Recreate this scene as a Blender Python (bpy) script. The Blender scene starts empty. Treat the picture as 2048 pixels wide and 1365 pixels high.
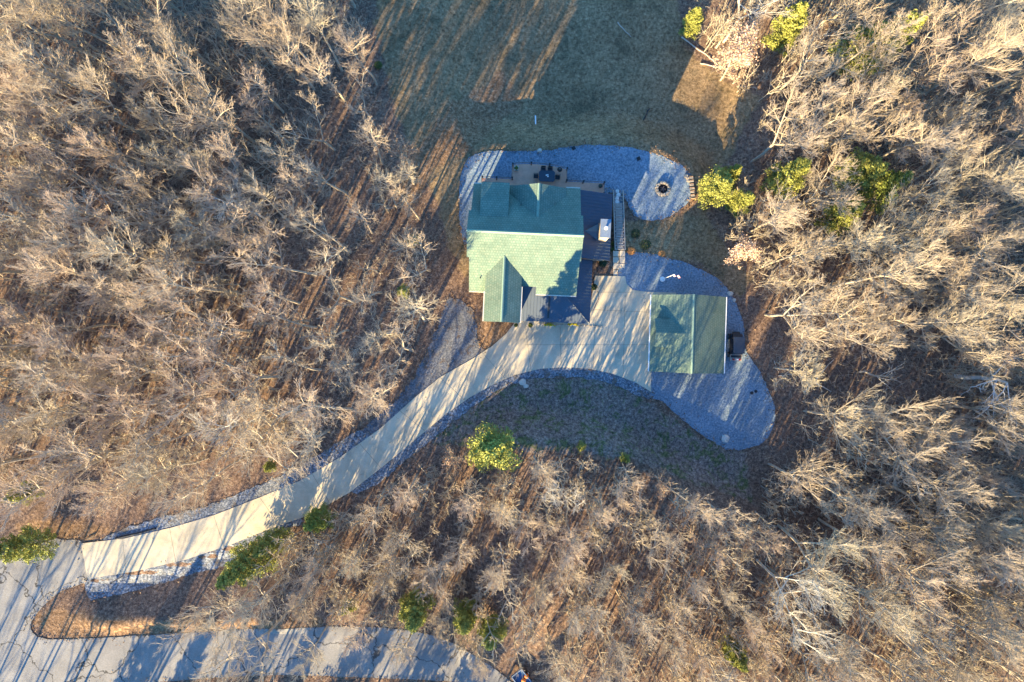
import bpy, bmesh, math, random
import numpy as np
from mathutils import Vector, Matrix
from mathutils.geometry import delaunay_2d_cdt

# ------------------------------------------------------------------ camera, sky, sun
sc = bpy.context.scene
COL = sc.collection
CAMZ = 86.0
cam_d = bpy.data.cameras.new('camera'); cam = bpy.data.objects.new('camera', cam_d); COL.objects.link(cam)
cam.location = (0, 0, CAMZ); cam.rotation_euler = (0, 0, 0)
cam_d.sensor_width = 36; cam_d.lens = 36 * CAMZ / 128.0; cam_d.clip_end = 6000; cam_d.clip_start = 1
sc.camera = cam
SUN_AZ = math.radians(26)      # shadows fall this far clockwise of +Y
SUN_EL = math.radians(19.5)
w = bpy.data.worlds.new('World'); sc.world = w; w.use_nodes = True
nt = w.node_tree; bg = nt.nodes['Background']
sky = nt.nodes.new('ShaderNodeTexSky'); sky.sky_type = 'NISHITA'; sky.sun_disc = False
sky.sun_elevation = SUN_EL; sky.sun_rotation = SUN_AZ + math.pi
sky.air_density = 1.3; sky.dust_density = 0.2; sky.ozone_density = 4.0; sky.altitude = 200
tint = nt.nodes.new('ShaderNodeMix'); tint.data_type = 'RGBA'; tint.blend_type = 'MULTIPLY'; tint.inputs[0].default_value = 1
tint.inputs[7].default_value = (0.42, 0.86, 1.18, 1)      # the photograph's cold white balance in the shade
nt.links.new(sky.outputs[0], tint.inputs[6]); nt.links.new(tint.outputs[2], bg.inputs[0]); bg.inputs[1].default_value = 0.105
sl = bpy.data.lights.new('sun', 'SUN'); so = bpy.data.objects.new('sun', sl); COL.objects.link(so)
sl.energy = 5.0; sl.angle = math.radians(0.5); sl.color = (1.0, 0.77, 0.41)
d = Vector((math.sin(SUN_AZ) * math.cos(SUN_EL), math.cos(SUN_AZ) * math.cos(SUN_EL), -math.sin(SUN_EL)))
so.rotation_euler = d.to_track_quat('-Z', 'Y').to_euler(); so.location = (-60, -120, 60)
sc.view_settings.view_transform = 'Standard'; sc.view_settings.look = 'None'
sc.view_settings.exposure = 2.2; sc.view_settings.gamma = 1.0
random.seed(7); rng = np.random.default_rng(11)

# ------------------------------------------------------------------ helpers
def at(px, py, z=0.0):
    s = (CAMZ - z) / CAMZ / 16.0
    return ((px - 1024) * s, (682.5 - py) * s)

def tag(o, label=None, cat=None, group=None, kind=None):
    if label: o['label'] = label
    if cat: o['category'] = cat
    if group: o['group'] = group
    if kind: o['kind'] = kind
    return o

def empty(name, loc, rz=0, label=None, cat=None, group=None):
    o = bpy.data.objects.new(name, None); COL.objects.link(o)
    o.location = loc; o.rotation_euler = (0, 0, rz); o.empty_display_size = 0.3
    return tag(o, label, cat, group)

def meshobj(name, me, mat=None, parent=None):
    o = bpy.data.objects.new(name, me); COL.objects.link(o)
    if mat is not None and not me.materials: me.materials.append(mat)
    if parent is not None: o.parent = parent
    return o

class MB:
    """collects shapes into one mesh"""
    def __init__(s): s.v = []; s.f = []
    def add(s, vs, fs):
        n = len(s.v); s.v += [tuple(v) for v in vs]; s.f += [tuple(i + n for i in f) for f in fs]; return s
    def box(s, x0, x1, y0, y1, z0, z1, rz=0, c=None):
        vs = [(x, y, z) for z in (z0, z1) for y in (y0, y1) for x in (x0, x1)]
        if rz:
            cx, cy = c if c else ((x0 + x1) / 2, (y0 + y1) / 2); ca, sa = math.cos(rz), math.sin(rz)
            vs = [(cx + (x - cx) * ca - (y - cy) * sa, cy + (x - cx) * sa + (y - cy) * ca, z) for x, y, z in vs]
        return s.add(vs, [(0, 2, 3, 1), (4, 5, 7, 6), (0, 1, 5, 4), (2, 6, 7, 3), (0, 4, 6, 2), (1, 3, 7, 5)])
    def tube(s, p, q, r0, r1=None, n=8):
        r1 = r0 if r1 is None else r1
        p = Vector(p); q = Vector(q); a = (q - p).normalized()
        u = a.orthogonal().normalized(); w_ = a.cross(u)
        vs = []
        for c, r in ((p, r0), (q, r1)):
            for k in range(n):
                t = 2 * math.pi * k / n; vs.append(c + (u * math.cos(t) + w_ * math.sin(t)) * r)
        fs = [(k, (k + 1) % n, n + (k + 1) % n, n + k) for k in range(n)] + [tuple(range(n))[::-1], tuple(range(n, 2 * n))]
        return s.add(vs, fs)
    def slab(s, pts, t=0.16):
        """roof plane: polygon of 3D points (ccw from above) with thickness downwards"""
        n = len(pts); top = list(pts); bot = [(x, y, z - t) for x, y, z in pts]
        fs = [tuple(range(n)), tuple(range(2 * n - 1, n - 1, -1))] + [(i, n + i, n + (i + 1) % n, (i + 1) % n) for i in range(n)]
        return s.add(top + bot, fs)
    def prism(s, pts, z0, z1):
        n = len(pts); vs = [(x, y, z0) for x, y in pts] + [(x, y, z1) for x, y in pts]
        return s.add(vs, [tuple(range(n))[::-1], tuple(range(n, 2 * n))] + [(i, (i + 1) % n, n + (i + 1) % n, n + i) for i in range(n)])
    def blob(s, c, r, sq=0.8, seed=0, seg=10, rough=0.15):
        R = random.Random(seed); rings = 6
        vs = [(c[0], c[1], c[2] + r * sq)]
        for i in range(1, rings):
            th = math.pi * i / rings
            for k in range(seg):
                ph = 2 * math.pi * k / seg; rr = r * (1 + R.uniform(-rough, rough))
                vs.append((c[0] + rr * math.sin(th) * math.cos(ph), c[1] + rr * math.sin(th) * math.sin(ph), c[2] + rr * sq * math.cos(th)))
        vs.append((c[0], c[1], c[2] - r * sq)); L = len(vs) - 1; fs = []
        for k in range(seg): fs.append((0, 1 + k, 1 + (k + 1) % seg))
        for i in range(rings - 2):
            for k in range(seg):
                a = 1 + i * seg + k; b = 1 + i * seg + (k + 1) % seg; fs.append((a, a + seg, b + seg, b))
        o = 1 + (rings - 2) * seg
        for k in range(seg): fs.append((o + (k + 1) % seg, o + k, L))
        return s.add(vs, fs)
    def build(s, name, mat, parent=None, bevel=0, smooth=False):
        me = bpy.data.meshes.new(name); me.from_pydata(s.v, [], s.f); me.validate()
        bm = bmesh.new(); bm.from_mesh(me); bmesh.ops.recalc_face_normals(bm, faces=bm.faces)
        if bevel: bmesh.ops.bevel(bm, geom=list(bm.edges), offset=bevel, segments=2, affect='EDGES', profile=0.7)
        bm.to_mesh(me); bm.free()
        if smooth: me.polygons.foreach_set('use_smooth', [True] * len(me.polygons))
        return meshobj(name, me, mat, parent)

# ------------------------------------------------------------------ materials
def N(nt, t, **kw):
    n = nt.nodes.new(t)
    for k, v in kw.items():
        if k in n.inputs.keys(): n.inputs[k].default_value = v
        else: setattr(n, k, v)
    return n
def ramp(nt, stops, interp='LINEAR'):
    r = nt.nodes.new('ShaderNodeValToRGB'); cr = r.color_ramp; cr.interpolation = interp
    while len(cr.elements) < len(stops): cr.elements.new(0.5)
    for e, (p, c) in zip(cr.elements, stops): e.position = p; e.color = (*c, 1)
    return r
def basemat(name, rough=0.8, spec=0.3):
    m = bpy.data.materials.new(name); m.use_nodes = True
    b = m.node_tree.nodes['Principled BSDF']; b.inputs['Roughness'].default_value = rough
    b.inputs['Specular IOR Level'].default_value = spec
    return m, m.node_tree, b
def mix(nt, f, a, b, mode='MIX'):
    n = nt.nodes.new('ShaderNodeMix'); n.data_type = 'RGBA'; n.blend_type = mode
    for sock, v in ((n.inputs[0], f), (n.inputs[6], a), (n.inputs[7], b)):
        if hasattr(v, 'is_linked') or isinstance(v, bpy.types.NodeSocket): nt.links.new(v, sock)
        elif isinstance(v, (tuple, list)): sock.default_value = (*v, 1)
        else: sock.default_value = v
    return n.outputs[2]
def noise(nt, scale, detail=4, rough=0.6, coord='Object', vec=None, dist=0):
    n = nt.nodes.new('ShaderNodeTexNoise'); n.inputs['Scale'].default_value = scale; n.inputs['Detail'].default_value = detail
    n.inputs['Roughness'].default_value = rough; n.inputs['Distortion'].default_value = dist
    if vec is None:
        tc = nt.nodes.new('ShaderNodeTexCoord'); vec = tc.outputs[coord]
    nt.links.new(vec, n.inputs['Vector']); return n.outputs['Fac']
def speckle(name, stops, scale=3, fine=14, rough=0.9, bump=0.3, spec=0.2, patch=0.35, patchcol=None):
    """three-scale natural surface: ramp over fine noise, larger patches, bump"""
    m, nt, b = basemat(name, rough, spec)
    f = noise(nt, fine, 3, 0.7); r = ramp(nt, stops); nt.links.new(f, r.inputs[0]); c = r.outputs[0]
    g = noise(nt, scale * 0.12, 5, 0.6); rg = ramp(nt, [(0.35, (1 - patch,) * 3), (0.65, (1.0,) * 3)]); nt.links.new(g, rg.inputs[0])
    c = mix(nt, 1.0, c, rg.outputs[0], 'MULTIPLY')
    if patchcol:
        g2 = noise(nt, scale * 0.3, 4, 0.65, dist=0.5); r2 = ramp(nt, [(0.52, (0, 0, 0)), (0.68, (1, 1, 1))]); nt.links.new(g2, r2.inputs[0])
        c = mix(nt, r2.outputs[0], c, patchcol)
    nt.links.new(c, b.inputs['Base Color'])
    if bump:
        bp = nt.nodes.new('ShaderNodeBump'); bp.inputs['Strength'].default_value = bump; bp.inputs['Distance'].default_value = 0.08
        nt.links.new(f, bp.inputs['Height']); nt.links.new(bp.outputs[0], b.inputs['Normal'])
    return m
def plain(name, col, rough=0.6, spec=0.4, metal=0.0, var=0.12, scale=6):
    m, nt, b = basemat(name, rough, spec); b.inputs['Metallic'].default_value = metal
    f = noise(nt, scale, 4, 0.6); r = ramp(nt, [(0.3, tuple(x * (1 - var) for x in col)), (0.7, tuple(min(1, x * (1 + var)) for x in col))])
    nt.links.new(f, r.inputs[0]); nt.links.new(r.outputs[0], b.inputs['Base Color']); return m

# gravel and concrete
M_gravel = speckle('gravel', [(0.25, (.07, .1, .135)), (0.45, (.155, .22, .28)), (0.6, (.245, .305, .36)), (0.78, (.45, .48, .52))], 3, 4.5, bump=0.8, patch=.2)
M_spur = speckle('leafy_gravel', [(0.3, (.06, .065, .08)), (0.48, (.14, .15, .17)), (0.6, (.21, .215, .225)), (0.76, (.36, .35, .34))], 3, 4.5, bump=.8, patch=.3, patchcol=(.11, .08, .06))
M_rock = speckle('river_rock', [(0.3, (.03, .045, .07)), (0.45, (.13, .15, .18)), (0.58, (.29, .31, .34)), (0.72, (.58, .58, .58))], 3, 4.2, bump=1.0, patch=.35, patchcol=(.13, .11, .09))
def concrete():
    m, nt, b = basemat('concrete', 0.85, 0.2)
    f = noise(nt, 9, 4, .7); r = ramp(nt, [(.3, (.5, .43, .305)), (.7, (.63, .54, .39))]); nt.links.new(f, r.inputs[0])
    g = noise(nt, .35, 6, .65, dist=.4); rg = ramp(nt, [(.3, (.66, .67, .68)), (.6, (1, 1, 1))]); nt.links.new(g, rg.inputs[0])
    c = mix(nt, 1.0, r.outputs[0], rg.outputs[0], 'MULTIPLY')
    nt.links.new(c, b.inputs['Base Color']); return m
M_conc = concrete()
def asphalt():
    m, nt, b = basemat('asphalt', 0.9, 0.25)
    f = noise(nt, 12, 4, .8); r = ramp(nt, [(.3, (.16, .155, .15)), (.5, (.255, .245, .23)), (.72, (.37, .355, .33))]); nt.links.new(f, r.inputs[0])
    g = noise(nt, .3, 6, .6); rg = ramp(nt, [(.3, (.7, .7, .7)), (.7, (1.1, 1.1, 1.08))]); nt.links.new(g, rg.inputs[0])
    c = mix(nt, 1.0, r.outputs[0], rg.outputs[0], 'MULTIPLY')
    # cracks
    tc = nt.nodes.new('ShaderNodeTexCoord'); nn = nt.nodes.new('ShaderNodeTexNoise'); nn.inputs['Scale'].default_value = .8; nn.inputs['Detail'].default_value = 5
    nt.links.new(tc.outputs['Object'], nn.inputs['Vector'])
    ad = nt.nodes.new('ShaderNodeVectorMath'); ad.operation = 'MULTIPLY_ADD'; ad.inputs[1].default_value = (2.2, 2.2, 2.2)
    nt.links.new(nn.outputs['Color'], ad.inputs[0]); nt.links.new(tc.outputs['Object'], ad.inputs[2])
    vo = nt.nodes.new('ShaderNodeTexVoronoi'); vo.feature = 'DISTANCE_TO_EDGE'; vo.inputs['Scale'].default_value = .13
    nt.links.new(ad.outputs[0], vo.inputs['Vector'])
    rc = ramp(nt, [(.004, (.25, .25, .25)), (.012, (1, 1, 1))]); nt.links.new(vo.outputs['Distance'], rc.inputs[0])
    c = mix(nt, 1.0, c, rc.outputs[0], 'MULTIPLY')
    nt.links.new(c, b.inputs['Base Color']); return m
M_asph = asphalt()

def ground_mat():
    m, nt, b = basemat('leaf_litter_and_grass', 0.95, 0.1)
    at_ = nt.nodes.new('ShaderNodeAttribute'); at_.attribute_name = 'cover'
    sep = nt.nodes.new('ShaderNodeSeparateColor'); nt.links.new(at_.outputs['Color'], sep.inputs[0])
    e = noise(nt, .55, 5, .65)
    def mask(sock):
        a = nt.nodes.new('ShaderNodeMath'); a.operation = 'MULTIPLY_ADD'; a.inputs[1].default_value = 1.0
        nt.links.new(sock, a.inputs[0]); nt.links.new(e, a.inputs[2])
        r = ramp(nt, [(.82, (0, 0, 0)), (1.0, (1, 1, 1))]); nt.links.new(a.outputs[0], r.inputs[0]); 
        return r.outputs[0]
    f1 = noise(nt, 6.5, 5, .85); f2 = noise(nt, 2.6, 3, .8)
    fm = nt.nodes.new('ShaderNodeMath'); fm.operation = 'MULTIPLY_ADD'; fm.inputs[1].default_value = .75
    fs = nt.nodes.new('ShaderNodeMath'); fs.operation = 'MULTIPLY_ADD'; fs.inputs[1].default_value = .95; fs.inputs[2].default_value = -.35
    nt.links.new(f1, fm.inputs[0]); nt.links.new(f2, fs.inputs[0]); nt.links.new(fs.outputs[0], fm.inputs[2]); f = fm.outputs[0]
    leaf = ramp(nt, [(.28, (.045, .03, .025)), (.45, (.14, .092, .067)), (.58, (.225, .15, .106)), (.72, (.43, .3, .2))]); nt.links.new(f, leaf.inputs[0])
    grass = ramp(nt, [(.28, (.07, .048, .028)), (.45, (.21, .145, .08)), (.6, (.33, .23, .13)), (.75, (.5, .36, .21))]); nt.links.new(f, grass.inputs[0])
    gg = noise(nt, .28, 6, .7, dist=.6); rg = ramp(nt, [(.5, (0, 0, 0)), (.66, (1, 1, 1))]); nt.links.new(gg, rg.inputs[0])
    green = ramp(nt, [(.3, (.06, .05, .03)), (.6, (.19, .145, .082)), (.75, (.36, .27, .16))]); nt.links.new(f, green.inputs[0])
    grass_c = mix(nt, rg.outputs[0], grass.outputs[0], green.outputs[0])
    g3 = noise(nt, .6, 6, .75, dist=.8); r3 = ramp(nt, [(.5, (0, 0, 0)), (.6, (1, 1, 1))]); nt.links.new(g3, r3.inputs[0])
    weed = ramp(nt, [(.3, (.04, .05, .022)), (.5, (.1, .12, .05)), (.72, (.26, .24, .12))]); nt.links.new(f, weed.inputs[0])
    mud = ramp(nt, [(.3, (.06, .045, .04)), (.5, (.19, .145, .12)), (.72, (.42, .33, .26))]); nt.links.new(f, mud.inputs[0])
    bowl_c = mix(nt, r3.outputs[0], mud.outputs[0], weed.outputs[0])
    orange = ramp(nt, [(.3, (.09, .055, .03)), (.5, (.23, .14, .08)), (.7, (.45, .3, .18))]); nt.links.new(f, orange.inputs[0])
    c = mix(nt, mask(sep.outputs[0]), leaf.outputs[0], grass_c)
    c = mix(nt, mask(sep.outputs[1]), c, bowl_c)
    c = mix(nt, mask(sep.outputs[2]), c, orange.outputs[0])
    gp = noise(nt, .12, 5, .6); rp = ramp(nt, [(.3, (.72, .72, .72)), (.65, (1.08, 1.08, 1.08))]); nt.links.new(gp, rp.inputs[0])
    c = mix(nt, 1.0, c, rp.outputs[0], 'MULTIPLY')
    nt.links.new(c, b.inputs['Base Color'])
    bp = nt.nodes.new('ShaderNodeBump'); bp.inputs['Strength'].default_value = .7; bp.inputs['Distance'].default_value = .12
    nt.links.new(f, bp.inputs['Height']); nt.links.new(bp.outputs[0], b.inputs['Normal'])
    return m

def shingle_mat(name, axis):
    m, nt, b = basemat(name, 0.85, 0.15)
    tc = nt.nodes.new('ShaderNodeTexCoord')
    mp = nt.nodes.new('ShaderNodeMapping'); nt.links.new(tc.outputs['Object'], mp.inputs[0])
    if axis == 'y': mp.inputs['Rotation'].default_value = (0, 0, math.pi / 2)
    br = nt.nodes.new('ShaderNodeTexBrick'); nt.links.new(mp.outputs[0], br.inputs['Vector'])
    br.inputs['Scale'].default_value = 1.0; br.inputs['Brick Width'].default_value = .3; br.inputs['Row Height'].default_value = .27
    br.inputs['Mortar Size'].default_value = .022; br.inputs['Mortar Smooth'].default_value = .3
    br.inputs['Color1'].default_value = (.125, .185, .145, 1); br.inputs['Color2'].default_value = (.165, .215, .165, 1); br.inputs['Mortar'].default_value = (.085, .14, .11, 1)
    f = noise(nt, .5, 5, .6); r = ramp(nt, [(.3, (.82, .82, .82)), (.7, (1.1, 1.1, 1.1))]); nt.links.new(f, r.inputs[0])
    f2 = noise(nt, 9, 2, .6); r2 = ramp(nt, [(.3, (.8, .8, .8)), (.7, (1.15, 1.15, 1.15))]); nt.links.new(f2, r2.inputs[0])
    c = mix(nt, 1, br.outputs['Color'], r.outputs[0], 'MULTIPLY'); c = mix(nt, 1, c, r2.outputs[0], 'MULTIPLY')
    nt.links.new(c, b.inputs['Base Color']); return m
M_shx = shingle_mat('green_shingles', 'x'); M_shy = shingle_mat('green_shingles_turned', 'y')
M_ridge = plain('ridge_cap', (.2, .29, .22), .85)
M_metal = plain('dark_metal_roof', (.05, .07, .1), .45, .45, .15, .1, .7)
M_trim = plain('cream_trim', (.62, .56, .46), .6)
M_wall = plain('tan_siding', (.42, .35, .26), .8, .2, 0, .1, 2)
M_stone = speckle('field_stone', [(.3, (.28, .22, .16)), (.5, (.5, .42, .32)), (.7, (.7, .62, .5))], 4, 5, bump=.5)
M_black = plain('black_metal', (.02, .021, .023), .45)
M_dark = plain('dark_cover', (.028, .03, .036), .6, .3, 0, .3, 3)
M_white = plain('white_paint', (.8, .8, .78), .5)
M_steel = plain('galvanised_cap', (.2, .25, .31), .5, .4, .3)
M_glass = plain('window_glass', (.04, .05, .06), .08, .8)
def deck_mat():
    m, nt, b = basemat('deck_boards', .7, .25)
    tc = nt.nodes.new('ShaderNodeTexCoord'); wv = nt.nodes.new('ShaderNodeTexWave'); wv.bands_direction = 'Y'; wv.inputs['Scale'].default_value = 2.2; wv.inputs['Distortion'].default_value = .15
    nt.links.new(tc.outputs['Object'], wv.inputs[0])
    r = ramp(nt, [(.0, (.3, .19, .14)), (.18, (.62, .33, .22)), (1, (.68, .37, .25))]); nt.links.new(wv.outputs['Fac'], r.inputs[0])
    f = noise(nt, 2, 4); r2 = ramp(nt, [(.3, (.88, .88, .88)), (.7, (1.08, 1.08, 1.08))]); nt.links.new(f, r2.inputs[0])
    nt.links.new(mix(nt, 1, r.outputs[0], r2.outputs[0], 'MULTIPLY'), b.inputs['Base Color']); return m
M_deck = deck_mat()
M_wood = plain('weathered_timber', (.36, .33, .29), .85, .15, 0, .25, 8)
M_log = plain('cut_firewood', (.3, .2, .13), .85, .15, 0, .4, 9)
M_logend = plain('grey_fallen_wood', (.5, .44, .36), .9, .1, 0, .25, 3)
M_orange = plain('pumpkin_skin', (.75, .2, .02), .5, .4, 0, .15, 4)
M_pot = plain('stone_planter', (.5, .47, .4), .8)
M_yel = speckle('yellow_flowers', [(.3, (.25, .2, .02)), (.5, (.7, .55, .02)), (.7, (.85, .72, .05))], 8, 16)
M_red = plain('red_lens', (.5, .03, .02), .3)
M_blue = plain('blue_paint', (.03, .09, .2), .4)

def bark_mat(name, tipcols, base=(.42, .36, .28)):
    """bark colour, fading along each branch to the colour of young twigs; every tree slightly its own"""
    m, nt, b = basemat(name, .85, .15)
    oi = nt.nodes.new('ShaderNodeObjectInfo'); r = ramp(nt, [(i / max(1, len(tipcols) - 1), c) for i, c in enumerate(tipcols)]); nt.links.new(oi.outputs['Random'], r.inputs[0])
    a = nt.nodes.new('ShaderNodeAttribute'); a.attribute_name = 'tip'
    f = noise(nt, 1.2, 4, .7); rb = ramp(nt, [(.3, tuple(x * .72 for x in base)), (.7, tuple(x * 1.25 for x in base))]); nt.links.new(f, rb.inputs[0])
    c = mix(nt, a.outputs['Fac'], rb.outputs[0], r.outputs[0]); nt.links.new(c, b.inputs['Base Color']); return m
M_bark = bark_mat('grey_bark', [(.48, .38, .27), (.45, .355, .25), (.50, .37, .28), (.42, .37, .27), (.49, .355, .27), (.44, .385, .30)])
M_pale = bark_mat('pale_bark', [(.52, .47, .39), (.52, .45, .37)], (.52, .48, .41))
M_deadw = plain('bleached_dead_wood', (.72, .7, .66), .8, .2, 0, .12, 3)
def leaf_mat(name, cols):
    m, nt, b = basemat(name, .7, .2)
    a = nt.nodes.new('ShaderNodeAttribute'); a.attribute_name = 'tip'
    r = ramp(nt, [(i / (len(cols) - 1), c) for i, c in enumerate(cols)]); nt.links.new(a.outputs['Fac'], r.inputs[0])
    nt.links.new(r.outputs[0], b.inputs['Base Color']); return m
M_pine = leaf_mat('evergreen_needles', [(.11, .13, .03), (.25, .26, .06), (.38, .38, .09)])
M_pinedk = leaf_mat('dark_evergreen_needles', [(.07, .1, .025), (.17, .21, .045), (.28, .32, .07)])
M_beech = leaf_mat('dry_beech_leaves', [(.36, .23, .15), (.52, .36, .26), (.62, .47, .36)])
M_oak = leaf_mat('dry_oak_leaves', [(.2, .12, .08), (.3, .19, .12), (.4, .27, .19)])

# ------------------------------------------------------------------ terrain
def poly_sdf(P, X, Y):
    """signed distance (negative inside) of points to polygon, numpy"""
    P = np.array(P, float); dmin = np.full(X.shape, 1e9); inside = np.zeros(X.shape, bool); n = len(P)
    for i in range(n):
        a = P[i]; b = P[(i + 1) % n]; e = b - a; L2 = max(1e-9, e @ e)
        t = np.clip(((X - a[0]) * e[0] + (Y - a[1]) * e[1]) / L2, 0, 1)
        dmin = np.minimum(dmin, np.hypot(X - a[0] - t * e[0], Y - a[1] - t * e[1]))
        c = ((a[1] > Y) != (b[1] > Y)); den = (b[1] - a[1]) if abs(b[1] - a[1]) > 1e-12 else 1e-12
        inside ^= c & (X < (b[0] - a[0]) * (Y - a[1]) / den + a[0])
    return np.where(inside, -dmin, dmin)
def ss(a, b, x):
    t = np.clip((x - a) / (b - a), 0, 1); return t * t * (3 - 2 * t)
HIGH = [(-3000, 560), (300, 560), (780, 470), (900, 400), (918, 345), (932, 306), (1000, 293), (1080, 294), (1140, 285), (1215, 281), (1275, 288), (1330, 304), (1380, 335),
        (1402, 372), (1395, 415), (1420, 440), (1500, 420), (1700, 360), (3500, 100), (3500, 4000), (-3000, 4000)]
ISL = [(172, 1160), (120, 1185), (80, 1220), (62, 1250), (75, 1275), (130, 1279), (300, 1270), (470, 1260), (480, 1110), (300, 1180)]
def h(X, Y):
    X = np.asarray(X, float); Y = np.asarray(Y, float)
    u = 1024 + 16 * X; v = 682.5 - 16 * Y
    z = -1.5 * ss(545, 430, v)
    dh = np.maximum(0, poly_sdf(HIGH, u, v))
    W = 420 - 335 * ss(830, 950, u)
    W = W + 260 * ss(1440, 1560, u)
    yard = ss(840, 1000, u) * ss(1600, 1470, u)
    z = z - (2.7 * ss(0, 1, dh / W) + 0.0015 * np.maximum(0, dh - 60)) * yard + .045 * np.maximum(0, (860 - u) / 16) * ss(900, 560, v)
    vc = np.interp(u, [600, 974, 1074, 1150, 1224, 1330, 1424, 1500, 1600, 1900], [885, 888, 888, 893, 912, 962, 1018, 1050, 1075, 1100])
    amp = 3.6 * ss(890, 1000, u)
    lowb = 1 - 0.7 * ss(1150, 1330, v) * (1 - ss(1050, 1250, u))
    z = z + amp * ss(-80, 0, v - vc) * lowb
    # little bank between the lane and the drive, and the rock ditch beside the drive
    vd = np.interp(u, [170, 300, 400, 480], [1183, 1166, 1142, 1114]); vk = 1240 + 5 * np.sin(u * .035)
    t1 = np.clip((v - vd) / (vk - vd), 0, 1); t2 = ss(0, 24, v - vk); t3 = ss(-26, 0, v - vd)
    prof = np.where(v < vd, -.75 * t3, np.where(v < vk, -.75 + 1.75 * t1, 1.0 * (1 - t2)))
    z = z + prof * ss(120, 215, u) * ss(700, 500, u)
    far = np.hypot(X, Y); z = z * ss(700, 90, far) 
    return z
def hz(x, y): return float(h(np.array([x]), np.array([y]))[0])

SH = {}
POLY_YARD = [(760, -80), (752, 40), (775, 150), (800, 230), (840, 330), (880, 420), (905, 500), (935, 560), (935, 470), (925, 330), (1000, 296), (1140, 288), (1230, 285), (1340, 312), (1390, 360), (1390, 420),
             (1340, 440), (1250, 440), (1248, 510), (1340, 515), (1400, 525), (1480, 590), (1500, 560), (1440, 470), (1420, 430), (1430, 370), (1480, 290), (1530, 180), (1460, 130), (1380, 60), (1365, -80)]
POLY_BOWL = [(860, 890), (950, 800), (1050, 765), (1150, 757), (1230, 765), (1310, 815), (1400, 880), (1490, 905), (1500, 1000), (1400, 960), (1250, 905), (1100, 890), (950, 885)]
POLY_OR = [[(945, 640), (1020, 640), (1010, 680), (975, 708), (955, 690)], [(20, 1045), (160, 1050), (230, 1060), (165, 1085), (60, 1085)],
           [(800, 430), (870, 330), (930, 300), (1040, 180), (1000, 120), (900, 200), (800, 330)], [(62, 1250), (90, 1222), (300, 1238), (640, 1235), (640, 1258), (130, 1280)],
           [(1340, 300), (1400, 360), (1400, 425), (1385, 425), (1385, 360), (1330, 310)]]
def build_ground():
    def axis(lo, hi, step):
        a = list(np.arange(lo, hi + 1e-6, step)); s = step; x = hi
        out = []
        while x < 1800: s *= 1.35; x += s; out.append(x)
        s = step; x = lo; pre = []
        while x > -1800: s *= 1.35; x -= s; pre.append(x)
        return np.array(pre[::-1] + a + out)
    xs = axis(-76, 76, .5); ys = axis(-52, 52, .5); X, Y = np.meshgrid(xs, ys); Z = h(X, Y) - .03
    Z += (np.sin(X * .31 + 1.3 * np.sin(Y * .23)) * np.sin(Y * .37 + X * .11)) * .06 * ss(0, 3, np.abs(Z + .03)) 
    nx, ny = len(xs), len(ys)
    me = bpy.data.meshes.new('ground'); V = np.stack([X, Y, Z], -1).reshape(-1, 3)
    idx = np.arange(nx * ny).reshape(ny, nx); F = np.stack([idx[:-1, :-1], idx[:-1, 1:], idx[1:, 1:], idx[1:, :-1]], -1).reshape(-1, 4)
    me.vertices.add(len(V)); me.vertices.foreach_set('co', V.ravel()); me.loops.add(F.size); me.loops.foreach_set('vertex_index', F.ravel())
    me.polygons.add(len(F)); me.polygons.foreach_set('loop_start', np.arange(len(F)) * 4); me.polygons.foreach_set('loop_total', np.full(len(F), 4)); me.update(); me.validate()
    me.polygons.foreach_set('use_smooth', [True] * len(F))
    ca = me.color_attributes.new('cover', 'FLOAT_COLOR', 'POINT'); u = 1024 + 16 * X; v = 682.5 - 16 * Y
    def mk(P, k=22): return np.clip(.5 - poly_sdf(P, u, v) / (2 * k), 0, 1)
    R = mk(POLY_YARD); G = mk(POLY_BOWL, 18); B = np.max([mk(p, 22) for p in POLY_OR], axis=0)
    C = np.stack([R, G, B * .9, np.ones_like(R)], -1).reshape(-1, 4); ca.data.foreach_set('color', C.ravel().astype(np.float32))
    o = meshobj('ground', me, ground_mat()); tag(o, 'brown leaf litter and dry grass over the whole site', None, None, 'structure')
build_ground()

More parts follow.
